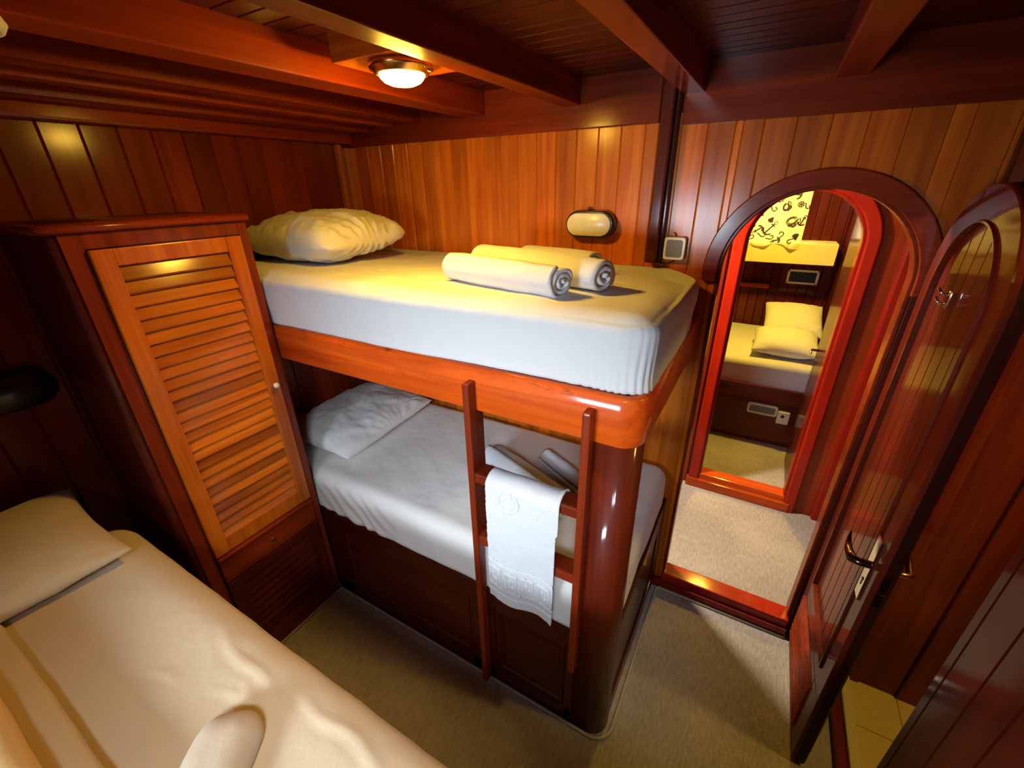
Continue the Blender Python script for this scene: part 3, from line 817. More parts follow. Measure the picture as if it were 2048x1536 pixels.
# cornice with rounded nose, wraps the corner
bm = BM()
sec = [(0.0, 1.755), (0.020, 1.757), (0.028, 1.764), (0.028, 1.772), (0.022, 1.779), (0.0, 1.780)]
rings = []
rings.append([(-1.941, 0.388 - o_, z) for o_, z in sec])
rings.append([(XW - rw, 0.388 - o_, z) for o_, z in sec])
for k in range(1, 7):
    a = PI / 2 * k / 6; rings.append([(XW - rw + (rw + o_) * math.sin(a), 0.388 + rw - (rw + o_) * math.cos(a), z) for o_, z in sec])
rings.append([(XW + o_, 0.897, z) for o_, z in sec])
loft(bm, rings, r=0.8)
bx(bm, -1.941, XW, 0.388, 0.897, 1.755, 1.779, r=0.8)
obj('cornice', bm, W['red_y'], WR, True)
def louvre_door(name, y0, y1, z0, z1, st, rt, rb, nsl, mat, matS, slat_r=None):
    bm = BM(); xa, xb = XW + 0.001, XW + 0.020
    bx(bm, xa, xb, y0, y0 + st, z0, z1, 0.003, r=0.55); bx(bm, xa, xb, y1 - st, y1, z0, z1, 0.003, r=0.45)
    bx(bm, xa, xb - .001, y0 + st, y1 - st, z1 - rt, z1, 0.003, r=0.6); bx(bm, xa, xb - .001, y0 + st, y1 - st, z0, z0 + rb, 0.003, r=0.6)
    dr = obj(name, bm, mat, WR)
    bm = BM(); h = (z1 - rt - z0 - rb) / nsl
    for k in range(nsl):
        zc = z0 + rb + h * (k + 0.5)
        sx0, sx1 = XW + 0.003, XW + 0.017
        t = 0.0022
        # slanted slat: outer edge low, inner edge high
        pts = [(sx1, zc - h * 0.60), (sx1 + 0.001, zc - h * 0.60 + 2 * t), (sx0 + 0.001, zc + h * 0.55), (sx0 - 0.001, zc + h * 0.55 - 2 * t)]
        loft(bm, [[(x, yy, z) for x, z in pts] for yy in (y0 + st - 0.002, y1 - st + 0.002)], r=random.random())
    sl = obj('louvre_slats', bm, matS, dr)
    return dr
LS = wood('louvre_wood', (0.68, 0.185, 0.012), (0.36, 0.068, 0.004), axis='y', var=0.75)
dr = louvre_door('door', 0.458, 0.858, 0.612, 1.712, 0.050, 0.046, 0.062, 26, W['honey_z'], LS)
bm = BM(); disc_stack(bm, (XW + 0.020, 0.833, 1.172), [(0.003, 0.0), (0.004, 0.008), (0.009, 0.012), (0.011, 0.018), (0.009, 0.024), (0.003, 0.027)], 'x', 20)
k = obj('knob', bm, WHITE, dr, True); k['label'] = 'small white round knob'
bm = BM(); bx(bm, XW + 0.001, XW + 0.019, 0.458, 0.860, 0.482, 0.598, 0.005, r=0.4); bx(bm, XW + 0.001, XW + 0.026, 0.458, 0.860, 0.592, 0.603, 0.003, r=0.9)
dw = obj('drawer', bm, W['red_y'], WR)
bm = BM(); disc_stack(bm, (XW + 0.019, 0.655, 0.540), [(0.006, 0.0), (0.006, 0.002), (0.002, 0.004), (0.002, 0.014)], 'x', 12); bx(bm, XW + 0.030, XW + 0.036, 0.648, 0.664, 0.537, 0.543, 0.001)
obj('drawer_key', bm, CHROME, dw)
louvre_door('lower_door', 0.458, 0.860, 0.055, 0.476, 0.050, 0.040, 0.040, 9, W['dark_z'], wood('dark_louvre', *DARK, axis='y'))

# ------------------------------------------------------------------ double bed in the foreground
DB = root('double_bed_base', (-0.8, -0.5, 0), 'dark wooden double bed base under the sheeted mattress in the foreground', 'bed')
bm = BM(); bx(bm, -1.940, 0.30, -1.28, 0.262, 0.0, 0.70, 0.006, r=0.2); obj('box', bm, W['dark_x'], DB)
bm = BM()
for x0, x1 in ((-1.5, -0.95), (-0.88, -0.33)): bx(bm, x0, x1, 0.258, 0.272, 0.12, 0.60, 0.005, r=0.5)
obj('drawer_front', bm, W['dark_x'], DB)
def db_fold(p, n):
    q = p.copy()
    q += n * (0.003 * fbm(p, 2.2, 11.0) + 0.0012 * fbm(p, 10, 12))
    if n.z > 0.5:
        # a few long soft creases running toward the foot
        for (ax_, ay, dx, dy, L, w_, am) in ((-0.98, 0.24, 1, -0.10, 0.36, 0.009, 0.007), (-0.72, 0.245, 1, -0.06, 0.42, 0.010, 0.007), (-1.00, 0.10, 0.8, 0.25, 0.10, 0.007, 0.006), (-0.90, 0.07, 0.8, -0.3, 0.14, 0.008, 0.007), (-0.80, 0.20, 0.9, -.35, 0.12, 0.008, 0.005), (-1.12, 0.27, 0.3, -0.4, 0.07, 0.005, 0.003), (-0.86, 0.16, .95, .1, .2, .008, .005)):
            l = math.hypot(dx, dy); ux, uy = dx / l, dy / l
            t = (p.x - ax_) * ux + (p.y - ay) * uy; dd = (p.x - ax_) * -uy + (p.y - ay) * ux + 0.018 * noise.noise(Vector((p.x * 9, p.y * 3, 4)))
            if 0 < t < L: q.z += 0.45 * am * math.sin(PI * t / L) * (math.exp(-(dd / w_) ** 2) - 0.6 * math.exp(-((dd + w_ * 1.6) / w_) ** 2))
    return q
bm = soft_box(-1.66, 0.32, -1.27, 0.300, 0.702, 0.902, 0.10, 0.09, 0.045, n=(230, 180, 10), fold=db_fold)
put(bm, 'mattress', 'wide mattress in a sheet coloured with yellow lamplight, filling the lower left foreground', cloth('lamp_yellow_sheet', (0.62, 0.50, 0.33), 14, 0.35, 0.01), 'mattress', (-0.7, -0.5, 0.71))  # yellow of the ceiling lamp is put into the sheet colour
# wedge of the base at the bed head
bm = pillow((-1.635, -0.015, 0.948), 0.50, 0.54, 0.125, (0.0, 0.03, -0.03), 8.0, n=50, wr=0.0025)
put(bm, 'pillow', 'pillow coloured with yellow lamplight on the double bed in the lower left foreground', cloth('lamp_yellow_pillow', (0.60, 0.48, 0.30), 22, 0.3, 0.008), 'pillow', (-1.6, 0, 0.91))  # pillow colour also carries the lamp's yellow light
# folded duvet in two layers
def dv(p, n):
    return p + n * 0.004 * fbm(p, 4, 5)
DV = root('folded_duvet', (-0.8, -0.5, 0.90), 'pale folded duvet at the bottom left edge of the double bed', 'duvet')
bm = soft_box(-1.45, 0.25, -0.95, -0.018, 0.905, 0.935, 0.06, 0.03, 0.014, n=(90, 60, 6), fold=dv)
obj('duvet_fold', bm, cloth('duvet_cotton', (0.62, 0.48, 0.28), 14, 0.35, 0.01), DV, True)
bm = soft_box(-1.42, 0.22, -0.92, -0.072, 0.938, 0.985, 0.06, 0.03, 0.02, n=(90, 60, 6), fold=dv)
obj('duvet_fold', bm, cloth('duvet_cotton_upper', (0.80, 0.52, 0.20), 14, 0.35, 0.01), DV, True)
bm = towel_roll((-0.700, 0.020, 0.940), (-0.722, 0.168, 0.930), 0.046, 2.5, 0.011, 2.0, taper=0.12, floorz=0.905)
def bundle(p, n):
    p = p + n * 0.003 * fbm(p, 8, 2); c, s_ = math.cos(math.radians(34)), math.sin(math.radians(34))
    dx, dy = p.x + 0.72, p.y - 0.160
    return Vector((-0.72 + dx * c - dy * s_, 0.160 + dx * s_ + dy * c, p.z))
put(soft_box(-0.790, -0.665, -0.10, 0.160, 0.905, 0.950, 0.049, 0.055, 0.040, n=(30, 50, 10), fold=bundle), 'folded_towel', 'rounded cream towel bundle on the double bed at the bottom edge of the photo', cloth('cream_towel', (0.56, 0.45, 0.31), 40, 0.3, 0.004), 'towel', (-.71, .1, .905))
bm.free()

# ------------------------------------------------------------------ small fittings
# ceiling lamp
CL = root('ceiling_lamp', (LAMP[0], LAMP[1], 2.125), 'round brass-rimmed ceiling lamp, lit bright yellow, on the beam block', 'lamp')
bm = BM(); disc_stack(bm, (LAMP[0], LAMP[1], 2.125), [(0.060, 0), (0.076, -0.001), (0.079, -0.008), (0.077, -0.014), (0.068, -0.018), (0.066, -0.024), (0.058, -0.026), (0.057, -0.012)], 'z', 48)
obj('rim', bm, BRASS, CL, True)
bm = BM(); disc_stack(bm, (LAMP[0], LAMP[1], 2.125), [(0.056, -0.016), (0.056, -0.022), (0.053, -0.031), (0.045, -0.039), (0.030, -0.045), (0.012, -0.0475), (0.002, -0.048)], 'z', 48)
gl = obj('glass_shade', bm, GLOW, CL, True); gl.visible_shadow = True
bm = BM(); tube(bm, [(LAMP[0] + 0.076, LAMP[1] + .01, 2.105), (LAMP[0] + 0.084, LAMP[1] + .01, 2.099), (LAMP[0] + 0.086, LAMP[1] + .01, 2.107)], 0.003, 8)
obj('catch', bm, BRASS, CL, True)

# top left white rimmed dome
def dome(x, y, z, label, glow=False):
    c = root('ceiling_lamp', (x, y, z), label, 'lamp')
    bm = BM(); disc_stack(bm, (x, y, z), [(0.070, 0.0), (0.088, -0.002), (0.092, -0.012), (0.086, -0.022), (0.074, -0.024), (0.072, -0.012)], 'z', 48); obj('rim', bm, WHITE, c, True)
    bm = BM(); disc_stack(bm, (x, y, z), [(0.072, -0.012), (0.070, -0.020), (0.045, -0.030), (0.004, -0.033)], 'z', 48); obj('glass_shade', bm, GLOW if glow else DIFF, c, True)
    return c
dome(-1.150, 0.262, 2.106, 'white rimmed round lamp cut off at the top left corner')

# oval bulkhead lamp
def stadium(cx, cz, w_, h_, n=12):
    r = h_ / 2; P = []
    for k in range(n + 1): a = -PI / 2 + PI * k / n; P.append((cx + w_ / 2 - r + r * math.cos(a), cz + r * math.sin(a)))
    for k in range(n + 1): a = PI / 2 + PI * k / n; P.append((cx - w_ / 2 + r + r * math.cos(a), cz + r * math.sin(a)))
    return P
BLp = root('wall_lamp', (-0.622, YB, 1.706), 'unlit oval bulkhead lamp with black rim and cream cover on the back wall', 'lamp')
fl_ = lambda y: (lambda u, v, d: (u, y + d, v))
bm = BM()
loft(bm, [[(u, YB - 0.001, v) for u, v in stadium(-0.622, 1.706, 0.196, 0.100)], [(u, YB - 0.030, v) for u, v in stadium(-0.622, 1.706, 0.198, 0.102)], [(u, YB - 0.044, v) for u, v in stadium(-0.622, 1.706, 0.194, 0.098)], [(u, YB - 0.050, v) for u, v in stadium(-0.622, 1.706, 0.184, 0.088)], [(u, YB - 0.046, v) for u, v in stadium(-0.622, 1.706, 0.172, 0.078)]])
obj('housing', bm, BLACK, BLp, True)
bm = BM()
loft(bm, [[(u, YB - 0.040, v) for u, v in stadium(-0.622, 1.706, 0.176, 0.082)], [(u, YB - 0.056, v) for u, v in stadium(-0.622, 1.706, 0.176, 0.082)], [(u, YB - 0.058, v) for u, v in stadium(-0.622, 1.706, 0.172, 0.078)]])
obj('cover', bm, DIFF, BLp, True)
bm = BM(); disc_stack(bm, (-0.632, YB - 0.020, 1.763), [(0.003, -0.006), (0.006, -0.005), (0.006, 0.004), (0.003, 0.005)], 'y', 10); disc_stack(bm, (-0.632, YB - 0.020, 1.757), [(0.003, -0.003), (0.003, 0.003)], 'y', 8)
obj('knob_switch', bm, BLACK, BLp, True)

# small speaker box
SP = root('wall_speaker', (-0.297, YB, 1.630), 'small square cream speaker with grey face on the back wall beside the pipe cover', 'speaker')
def rrect(cx, cz, w_, h_, r, n=4):
    P = []
    for sx, sz, a0 in ((1, -1, -PI / 2), (1, 1, 0), (-1, 1, PI / 2), (-1, -1, PI)):
        for k in range(n + 1): a = a0 + PI / 2 * k / n; P.append((cx + sx * (w_ / 2 - r) + r * math.cos(a), cz + sz * (h_ / 2 - r) + r * math.sin(a)))
    return P
bm = BM()
loft(bm, [[(u, YB - d_, v) for u, v in rrect(-0.297, 1.630, w_, h_, 0.010)] for d_, w_, h_ in ((0.001, .074, .078), (0.026, .076, .080), (0.031, .072, .076), (0.031, .058, .062), (0.028, .056, .060))])
obj('case', bm, CREAM, SP)
bm = BM()
loft(bm, [[(u, YB - d_, v) for u, v in rrect(-0.297, 1.630, 0.055, 0.059, 0.006)] for d_ in (0.026, 0.0295)])
for k in range(7): bx(bm, -0.322, -0.272, YB - 0.0305, YB - 0.029, 1.606 + k * 0.008, 1.609 + k * 0.008)
obj('grille', bm, GREY, SP)
bm = BM(); tube(bm, [(-0.290, YB - 0.006, 1.592), (-0.300, YB - 0.006, 1.580), (-0.325, YB - 0.006, 1.572), (-0.352, YB - 0.006, 1.574), (-0.366, YB - 0.006, 1.577)], 0.0022, 8)
obj('cable', bm, BRONZE, SP, True); bm = BM(); tube(bm, [(-0.300, YB - 0.012, 1.669), (-0.302, YB - 0.012, 1.678), (-0.308, YB - 0.010, 1.684)], 0.0022, 8)
obj('cable', bm, BRONZE, SP, True)

# dark oval fitting on the left wall
bm = BM()
loft(bm, [[(XL + d_, u, v) for u, v in stadium(0.255, 1.300, w_, h_)] for d_, w_, h_ in ((0.001, .21, .115), (0.035, .21, .115), (0.045, .19, .10))])
put(bm, 'wall_lamp', 'dark oval fitting on the shadowed left wall above the double bed', BLACK, 'lamp', (XL, 0.255, 1.300))

# ------------------------------------------------------------------ door_1 : cabin door standing open
DX0, DX1 = 0.416, 0.458
D1 = root('door_1', (DX1, 1.70, 0.02), 'arched cabin door standing open, glossy dark mahogany with lever handle', None, None, 'structure')
DY0, DY1 = 1.168, 1.700; DC = (DY0 + DY1) / 2; DR_ = (DY1 - DY0) / 2; DS = 1.572
def door_out(k, zb, n=26):
    P = [(DY0 + k, zb), (DY1 - k, zb), (DY1 - k, DS)]
    for i in range(1, n): a = PI * i / n; P.append((DC + (DR_ - k) * math.cos(a), DS + (DR_ - k) * math.sin(a)))
    P.append((DY0 + k, DS)); return P
bm = BM()
P0 = door_out(0.0, 0.02); P1 = door_out(0.004, 0.024)
loft(bm, [[(x, u, v) for u, v in P] for x, P in ((DX0 + 0.014, P0), (DX1 - 0.006, P0), (DX1, P1))], r=0.3)
obj('leaf', bm, wood('door_edge_wood', (0.045, 0.006, 0.002), (0.022, 0.003, 0.001), 'z', rough=0.2, coat=0.2), D1)
# frame ring on the visible face: from outline to inner outline
bm = BM()
ZP = 0.415
A = door_out(0.0, 0.02); B = door_out(0.085, ZP)
def ringface(bm, A, B, xf, xb, bev=0.006):
    n = len(A); loft_r = [[(xb, u, v) for u, v in A], [(xf + bev * .5, u, v) for u, v in A]]
    C2 = [(a[0] + (c - a[0]) * 0.0, a[1]) for a, c in zip(A, [p[0] for p in A])]
    loft_r += [[(xf, u + (bu - u) * 0.04, v + (bv - v) * 0.04) for (u, v), (bu, bv) in zip(A, B)],
               [(xf, bu + (u - bu) * 0.10, bv + (v - bv) * 0.10) for (u, v), (bu, bv) in zip(A, B)],
               [(xf - 0.006, bu + (u - bu) * 0.08, bv + (v - bv) * 0.08) for (u, v), (bu, bv) in zip(A, B)],
               [(xf - 0.006, bu + (u - bu) * 0.02, bv + (v - bv) * 0.02) for (u, v), (bu, bv) in zip(A, B)],
               [(xb - 0.001, bu, bv) for bu, bv in B]]
    loft(bm, loft_r, cap=False, r=0.7)
# keep bottom rail from stretching: the frame uses its own rail
A2 = door_out(0.0, 0.345)
ringface(bm, A2, B, DX0, DX0 + 0.014)
obj('frame', bm, wood('door_frame_wood', (0.17, 0.018, 0.004), (0.09, 0.009, 0.002), 'z', rough=0.07), D1)
bm = BM()
fd = lambda u, v, d: (DX0 + 0.008 + d, u, v)
planks(bm, DY0 + 0.086, DY1 - 0.086, lambda u: DS + math.sqrt(max(0, (DR_ - 0.085) ** 2 - (u - DC) ** 2)), ZP, fd, step=0.0605, g=0.003, depth=0.006)
obj('panel_planks', bm, wood('door_panel_wood', (0.19, 0.020, 0.004), (0.10, 0.010, 0.002), 'z', rough=0.06), D1)
bm = BM()
for a in ((DY0, DY0 + 0.085, 0.02, 0.345), (DY1 - 0.035, DY1, 0.02, 0.345), (DY0 + 0.085, DY1 - 0.035, 0.02, 0.065), (DY0 + .085, DY1 - .035, 0.300, 0.345)):
    bx(bm, DX0, DX0 + 0.014, *a, 0.003, r=0.5)
lf = obj('lower_frame', bm, W['dark_z'], D1)
bm = BM()
for k in range(11):
    z = 0.070 + k * 0.0212
    loft(bm, [[(x, yy, zz) for x, zz in ((DX0 - 0.008, z), (DX0 - 0.007, z + .004), (DX0 + .011, z + .015), (DX0 + .011, z + .011))] for yy in (DY0 + 0.084, DY1 - 0.034)])
obj('vent_slats', bm, W['red_z'], D1)
# lever handle and plates
bm = BM(); bx(bm, DX0 - 0.005, DX0 + 0.001, 1.205, 1.245, 0.770, 0.985, 0.002)
hp = obj('handle_plate', bm, CHROME, D1); hp['label'] = 'chrome lock plate'
bm = BM(); disc_stack(bm, (DX0 - 0.007, 1.225, 0.835), [(0.005, 0), (0.005, 0.002)], 'x', 10); bx(bm, DX0 - 0.0062, DX0 - 0.004, 1.2225, 1.2275, 0.815, 0.835)
obj('keyhole', bm, BLACK, hp)
bm = BM(); tube(bm, [(DX0, 1.225, 0.888), (DX0 - 0.028, 1.225, 0.888), (DX0 - 0.040, 1.232, 0.886), (DX0 - 0.043, 1.252, 0.882), (DX0 - 0.043, 1.278, 0.878), (DX0 - 0.042, 1.300, 0.882), (DX0 - 0.041, 1.316, 0.894), (DX0 - 0.040, 1.322, 0.912)], [.011, .011, .013, .013, .011, .008, .005, .002], 16)
h = obj('lever_handle', bm, BRONZE, D1, True); h['label'] = 'dark curved metal lever handle'
bm = BM(); tube(bm, [(DX1, 1.225, 0.888), (DX1 + 0.030, 1.225, 0.888), (DX1 + 0.042, 1.232, 0.887), (DX1 + 0.045, 1.265, 0.890), (DX1 + .046, 1.29, 0.908)], [.008, .008, .009, .008, .003], 12)
obj('lever_handle', bm, BRASS, D1, True)
bm = BM(); bx(bm, DX0 + 0.014, DX1 - 0.010, DY0 - 0.002, DY0 + 0.002, 0.80, 0.91, 0.001); disc_stack(bm, ((DX0 + DX1) / 2, DY0 - 0.002, 0.86), [(0.008, 0.0), (0.008, -0.008), (0.004, -0.009)], 'y', 14)
obj('lock_edge', bm, BRONZE, D1)
bm = BM()
for z in (1.585, 1.562): tube(bm, [(DX0, 1.455, z), (DX0 - 0.014, 1.455, z), (DX0 - 0.022, 1.455, z + 0.006), (DX0 - 0.024, 1.462, z + 0.014)], 0.0035, 8)
bx(bm, DX0 - 0.003, DX0 + 0.001, 1.446, 1.464, 1.552, 1.594, 0.001)
obj('coat_hook', bm, CHROME, D1, True)

# door_2 : far cabin door standing open
D2 = root('door_2', (0.43, 2.71, 0.02), 'open door leaf of the far cabin seen through the second arch', None, None, 'structure')
bm = BM()
y0, y1 = 2.712, 3.215; c_, r_ = (y0 + y1) / 2, (y1 - y0) / 2
P = [(y0, 0.02), (y1, 0.02), (y1, FS)] + [(c_ + r_ * math.cos(PI * i / 20), FS + r_ * math.sin(PI * i / 20)) for i in range(1, 20)] + [(y0, FS)]
loft(bm, [[(x, u, v) for u, v in P] for x in (0.402, 0.440)], r=0.5); obj('leaf', bm, W['dark_z'], D2)
bm = BM(); tube(bm, [(0.402, 3.13, 0.88), (0.365, 3.13, 0.88), (0.355, 3.10, 0.88), (0.355, 3.04, 0.885)], [.008, .008, .008, .006], 10); obj('lever_handle', bm, CHROME, D2, True)
bm = BM(); bx(bm, 0.386, 0.402, 2.712, 2.722, 1.50, 1.62, 0.002); obj('hinge', bm, BRASS, D2)

# ------------------------------------------------------------------ far cabin furniture
FB = root('far_bed_base', (0.0, 3.9, 0), 'dark wooden bed base seen through the second doorway', 'bed')
bm = BM(); bx(bm, -1.5, 0.515, 3.41, 4.455, 0.0, 0.44, 0.01, r=.2); bx(bm, -1.5, 0.515, 3.398, 3.415, 0.36, 0.47, 0.008, r=.8); obj('box', bm, wood('far_base_wood', (0.15, 0.02, 0.008), (0.08, 0.01, 0.005), 'x'), FB)
bm = soft_box(-1.45, 0.512, 3.425, 4.45, 0.445, 0.645, 0.05, 0.05, 0.04, n=(70, 50, 10), fold=lambda p, n: p + n * 0.005 * fbm(p, 3, 4))
put(bm, 'mattress', 'mattress in a yellow-lit sheet on the bed beyond the second doorway', SHEET, 'mattress', (-.4, 3.9, .45))
put(pillow((0.255, 3.715, 0.725), 0.44, 0.42, 0.17, (0.12, 0, 0), 21, n=36, fan=0.004), 'pillow', 'front pillow of the two on the far cabin bed', PILLOW, 'pillow', (.25, 3.7, .66))
put(pillow((0.290, 4.07, 0.815), 0.42, 0.40, 0.16, (0.45, 0, 0.05), 23, n=36, fan=0.004), 'pillow', 'rear pillow leaning behind the other one on the far cabin bed', PILLOW, 'pillow', (.3, 4.0, .7))
AV = root('air_vent', (0.30, 4.455, 1.10), 'white framed black air grille on the far cabin wall', 'vent')
bm = BM()
for a in ((0.190, 0.208, 1.035, 1.155), (0.402, 0.420, 1.035, 1.155), (0.190, 0.420, 1.035, 1.052), (0.190, 0.420, 1.138, 1.155)): bx(bm, a[0], a[1], 4.440, 4.459, a[2], a[3], 0.003)
obj('frame', bm, WHITE, AV)
bm = BM(); bx(bm, 0.205, 0.405, 4.450, 4.458, 1.050, 1.140)
for k in range(6): bx(bm, 0.206, 0.404, 4.443, 4.451, 1.056 + k * 0.014, 1.061 + k * 0.014)
obj('grille', bm, BLACK, AV)
bm = BM(); bx(bm, -0.9, 0.075, 4.40, 4.459, 0.985, 1.020, 0.004); put(bm, 'wall_ledge', 'thin red wooden ledge on the dark wall of the far cabin', W['red_x'], 'ledge', (-.4, 4.43, 1.0))
for f_ in bpy.data.objects['wall_ledge'].data.polygons: f_.use_smooth = False
HT = root('heater_grille', (0.20, 3.398, 0.28), 'cream framed long grille on the base of the far bed', 'vent')
bm = BM()
loft(bm, [[(u, 3.409 - d_, v) for u, v in rrect(0.200, 0.285, w_, h_, 0.018)] for d_, w_, h_ in ((0.0, .20, .085), (0.014, .20, .085), (0.017, .19, .075), (0.017, .175, .058), (0.012, .172, .055))]); obj('frame', bm, CREAM, HT)
bm = BM(); bx(bm, 0.116, 0.284, 3.394, 3.399, 0.260, 0.310)
for k in range(5): bx(bm, 0.117, 0.283, 3.391, 3.395, 0.263 + k * 0.0095, 0.267 + k * 0.0095)
obj('slats', bm, GREY, HT)
TS = root('thermostat', (0.34, 3.40, 0.25), 'cream control box with a dark dial beside the long grille on the far bed base', 'thermostat')
bm = BM(); bx(bm, 0.302, 0.380, 3.375, 3.409, 0.205, 0.305, 0.008); obj('case', bm, CREAM, TS)
bm = BM(); disc_stack(bm, (0.335, 3.375, 0.270), [(0.012, 0), (0.011, -0.008), (0.006, -0.010)], 'y', 18); obj('dial', bm, BLACK, TS, True)

# patterned curtain with nautical line motifs
CM = cloth('yellow_curtain', (0.86, 0.74, 0.28), 20, 0.2, 0.004)
_N, _L = CM.node_tree.nodes, CM.node_tree.links
_t = _N.new('ShaderNodeBsdfTranslucent'); _t.inputs[0].default_value = (0.95, 0.80, 0.30, 1)
_m = _N.new('ShaderNodeMixShader'); _m.inputs[0].default_value = 0.45
_L.new(_N['Principled BSDF'].outputs[0], _m.inputs[1]); _L.new(_t.outputs[0], _m.inputs[2]); _L.new(_m.outputs[0], _N['Material Output'].inputs[0])
def cy(x, z): return 4.185 + 0.012 * math.sin(x * 34 + 0.6 * math.sin(z * 5)) + 0.006 * math.sin(x * 71 + z * 2)
bm = BM(); NXc, NZc = 90, 26; G = []
CX0, CX1, CZ0, CZ1 = -0.78, 0.215, 1.375, 2.06
def czb(x): return CZ0 + 0.012 * math.sin(x * 22) - (0.018 if x > 0.08 else 0) * min(1, (x - .08) / .05)
for j in range(NZc + 1):
    G.append([bm.verts.new((CX0 + (CX1 - CX0) * i / NXc, cy(CX0 + (CX1 - CX0) * i / NXc, 0), czb(CX0 + (CX1 - CX0) * i / NXc) + (CZ1 - CZ0) * j / NZc)) for i in range(NXc + 1)])
for j in range(NZc):
    for i in range(NXc): bm.faces.new((G[j][i], G[j][i + 1], G[j + 1][i + 1], G[j + 1][i]))
def stroke(pts, w_=0.006):
    """ink line on the curtain: ribbon following the folds"""
    vs = []
    dense = []
    for (a, b) in zip(pts, pts[1:]):
        m = max(1, int(math.hypot(b[0] - a[0], b[1] - a[1]) / 0.006))
        dense += [(a[0] + (b[0] - a[0]) * k / m, a[1] + (b[1] - a[1]) * k / m) for k in range(m)]
    dense.append(pts[-1])
    for i, (x, z) in enumerate(dense):
        a = dense[max(0, i - 1)]; b = dense[min(len(dense) - 1, i + 1)]
        tx, tz = b[0] - a[0], b[1] - a[1]; l = math.hypot(tx, tz) or 1
        nx, nz = -tz / l * w_ * 0.7, tx / l * w_ * 0.7
        vs.append((bm.verts.new((x + nx, cy(x + nx, 0) - 0.0015, z + nz)), bm.verts.new((x - nx, cy(x - nx, 0) - 0.0015, z - nz))))
    for p, q in zip(vs, vs[1:]):
        f = bm.faces.new((p[0], p[1], q[1], q[0])); f.material_index = 1
def arc(cx, cz, r, a0, a1, n=14, ry=None): return [(cx + r * math.cos(a0 + (a1 - a0) * k / n), cz + (ry or r) * math.sin(a0 + (a1 - a0) * k / n)) for k in range(n + 1)]
def rot(P, cx, cz, a, s=1.0): return [(cx + s * (x * math.cos(a) - z * math.sin(a)), cz + s * (x * math.sin(a) + z * math.cos(a))) for x, z in P]
def m_anchor(cx, cz, a, s): 
    stroke(rot([(0, -0.05), (0, 0.05)], cx, cz, a, s), 0.008); stroke(rot(arc(0, 0.062, 0.012, 0, 2 * PI), cx, cz, a, s), 0.004)
    stroke(rot(arc(0, -0.01, 0.042, PI * 1.1, PI * 1.9), cx, cz, a, s), 0.009); stroke(rot([(-0.02, 0.035), (0.02, 0.035)], cx, cz, a, s), 0.006)
def m_knot(cx, cz, a, s):
    for r in (0.026, 0.034, 0.041): stroke(rot(arc(0, 0, r, 0.2, 2 * PI, 22, r * 0.72), cx, cz, a + r * 8, s), 0.004)
    stroke(rot([(0.03, 0.0), (0.06, 0.01), (0.055, -0.02), (0.02, -0.03)], cx, cz, a, s), 0.005); stroke(rot([(-0.03, -0.03), (0.01, -0.045), (0.03, -0.03)], cx, cz, a, s), 0.012)
def m_wheel(cx, cz, a, s):
    stroke(rot(arc(0, 0, 0.03, 0, 2 * PI, 18), cx, cz, a, s), 0.005)
    for k in range(4): stroke(rot([(-0.04 * math.cos(k * PI / 4), -0.04 * math.sin(k * PI / 4)), (0.04 * math.cos(k * PI / 4), 0.04 * math.sin(k * PI / 4))], cx, cz, a, s), 0.004)
def m_hook(cx, cz, a, s): stroke(rot([(0, 0.04), (0, 0.0)] + arc(0.016, -0.0, 0.016, PI, 2 * PI * .98) + [(0.024, 0.012)], cx, cz, a, s), 0.006)
def m_shell(cx, cz, a, s):
    for k in range(5): stroke(rot([(0, -0.03), (0.034 * math.cos(PI * .2 + k * PI * .15), 0.034 * math.sin(PI * .2 + k * PI * .15))], cx, cz, a, s), 0.007)
    stroke(rot(arc(0, 0, 0.036, PI * .15, PI * .85), cx, cz, a, s), 0.006)
mot = [m_anchor, m_knot, m_wheel, m_hook, m_shell]
m_anchor(-0.02, 1.50, -0.7, 0.9); m_knot(0.12, 1.56, 0.2, 0.95); m_shell(-0.11, 1.61, 1.1, 1.0); m_hook(-0.03, 1.64, 0.4, 1.0); m_anchor(0.10, 1.75, 1.5, 0.8); m_hook(-0.15, 1.54, -1.0, 1.1)
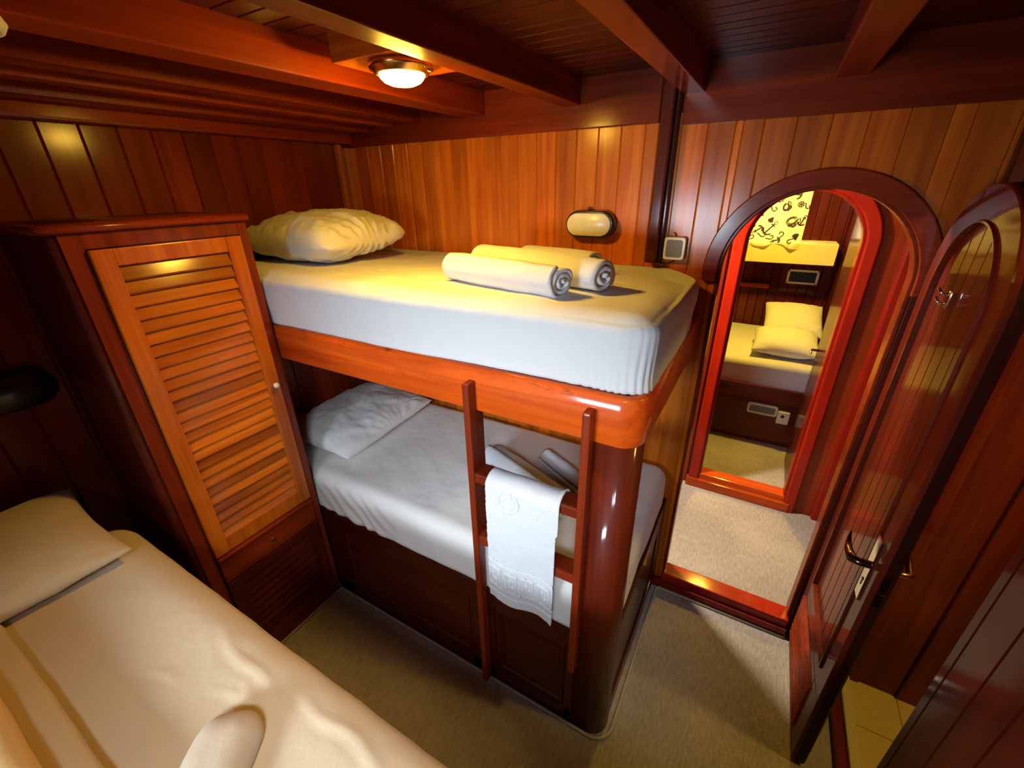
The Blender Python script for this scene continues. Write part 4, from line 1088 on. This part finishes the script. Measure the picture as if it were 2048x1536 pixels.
m_shell(0.17, 1.44, 0.2, .7); m_hook(-0.07, 1.44, 0.9, 1.0); m_hook(-0.13, 1.42, 2.0, .9); m_anchor(0.04, 1.41, 1.9, 0.5); m_wheel(0.01, 1.72, 0, .8); m_hook(.19, 1.66, .2, .8)
m_knot(0.06, 1.66, 1.2, 0.7); m_anchor(0.19, 1.56, -0.4, 0.6); m_hook(0.08, 1.45, 2.4, 1.0); m_hook(0.13, 1.42, -1.2, 0.9); m_shell(-0.02, 1.57, 2.6, 0.6); m_hook(0.0, 1.42, 1.4, 0.9); m_wheel(0.155, 1.68, 0.3, 0.6); m_anchor(-0.10, 1.49, 2.2, 0.6)
for k in range(34):
    x, z = random.uniform(CX0 + .06, -0.22), random.uniform(CZ0 + .06, CZ1 - .1); mot[k % 5](x, z, random.uniform(-2, 2), 0.8)
o = put(bm, 'curtain', 'yellow window curtain printed with small dark nautical drawings in the far cabin', [CM, plain('dark_ink', (0.05, 0.03, 0.06), 0.8)], 'curtain', (-.3, 4.19, 1.4))

# lamps of the other rooms
def lamp_copy(x, y, z, label, mat):
    c = CL.copy(); COL.objects.link(c); c.location = (x, y, z); c['label'] = label
    for ch in list(CL.children):
        q = ch.copy(); COL.objects.link(q); q.parent = c
        if ch.name.startswith('glass'): q.data = ch.data.copy(); q.data.materials[0] = mat
lamp_copy(-0.60, 2.14, 2.098, 'round lamp on the hallway ceiling outside the cabin', GLOW_HALL)
lamp_copy(0.05, 3.55, 2.098, 'round lamp on the ceiling of the far cabin', GLOW_FAR)
lamp_copy(1.05, 1.10, 2.188, 'round lamp on the washroom ceiling', GLOW_WASH)

# groups of look-alike things
for o in COL.objects:
    if o.parent or 'label' not in o: continue
    n, l = o.name.split('.')[0], o['label']
    if n == 'rolled_towel': o['group'] = 'rolled towels on the lower bunk' if 'lower bunk' in l else 'rolled towels on the upper bunk'
    elif n == 'pillow' and 'far cabin' in l: o['group'] = 'pillows on the far cabin bed'
    elif n == 'mattress' and 'bunk' in l: o['group'] = 'mattresses of the bunk bed'
    elif n == 'ceiling_lamp': o['group'] = 'round ceiling lamps'
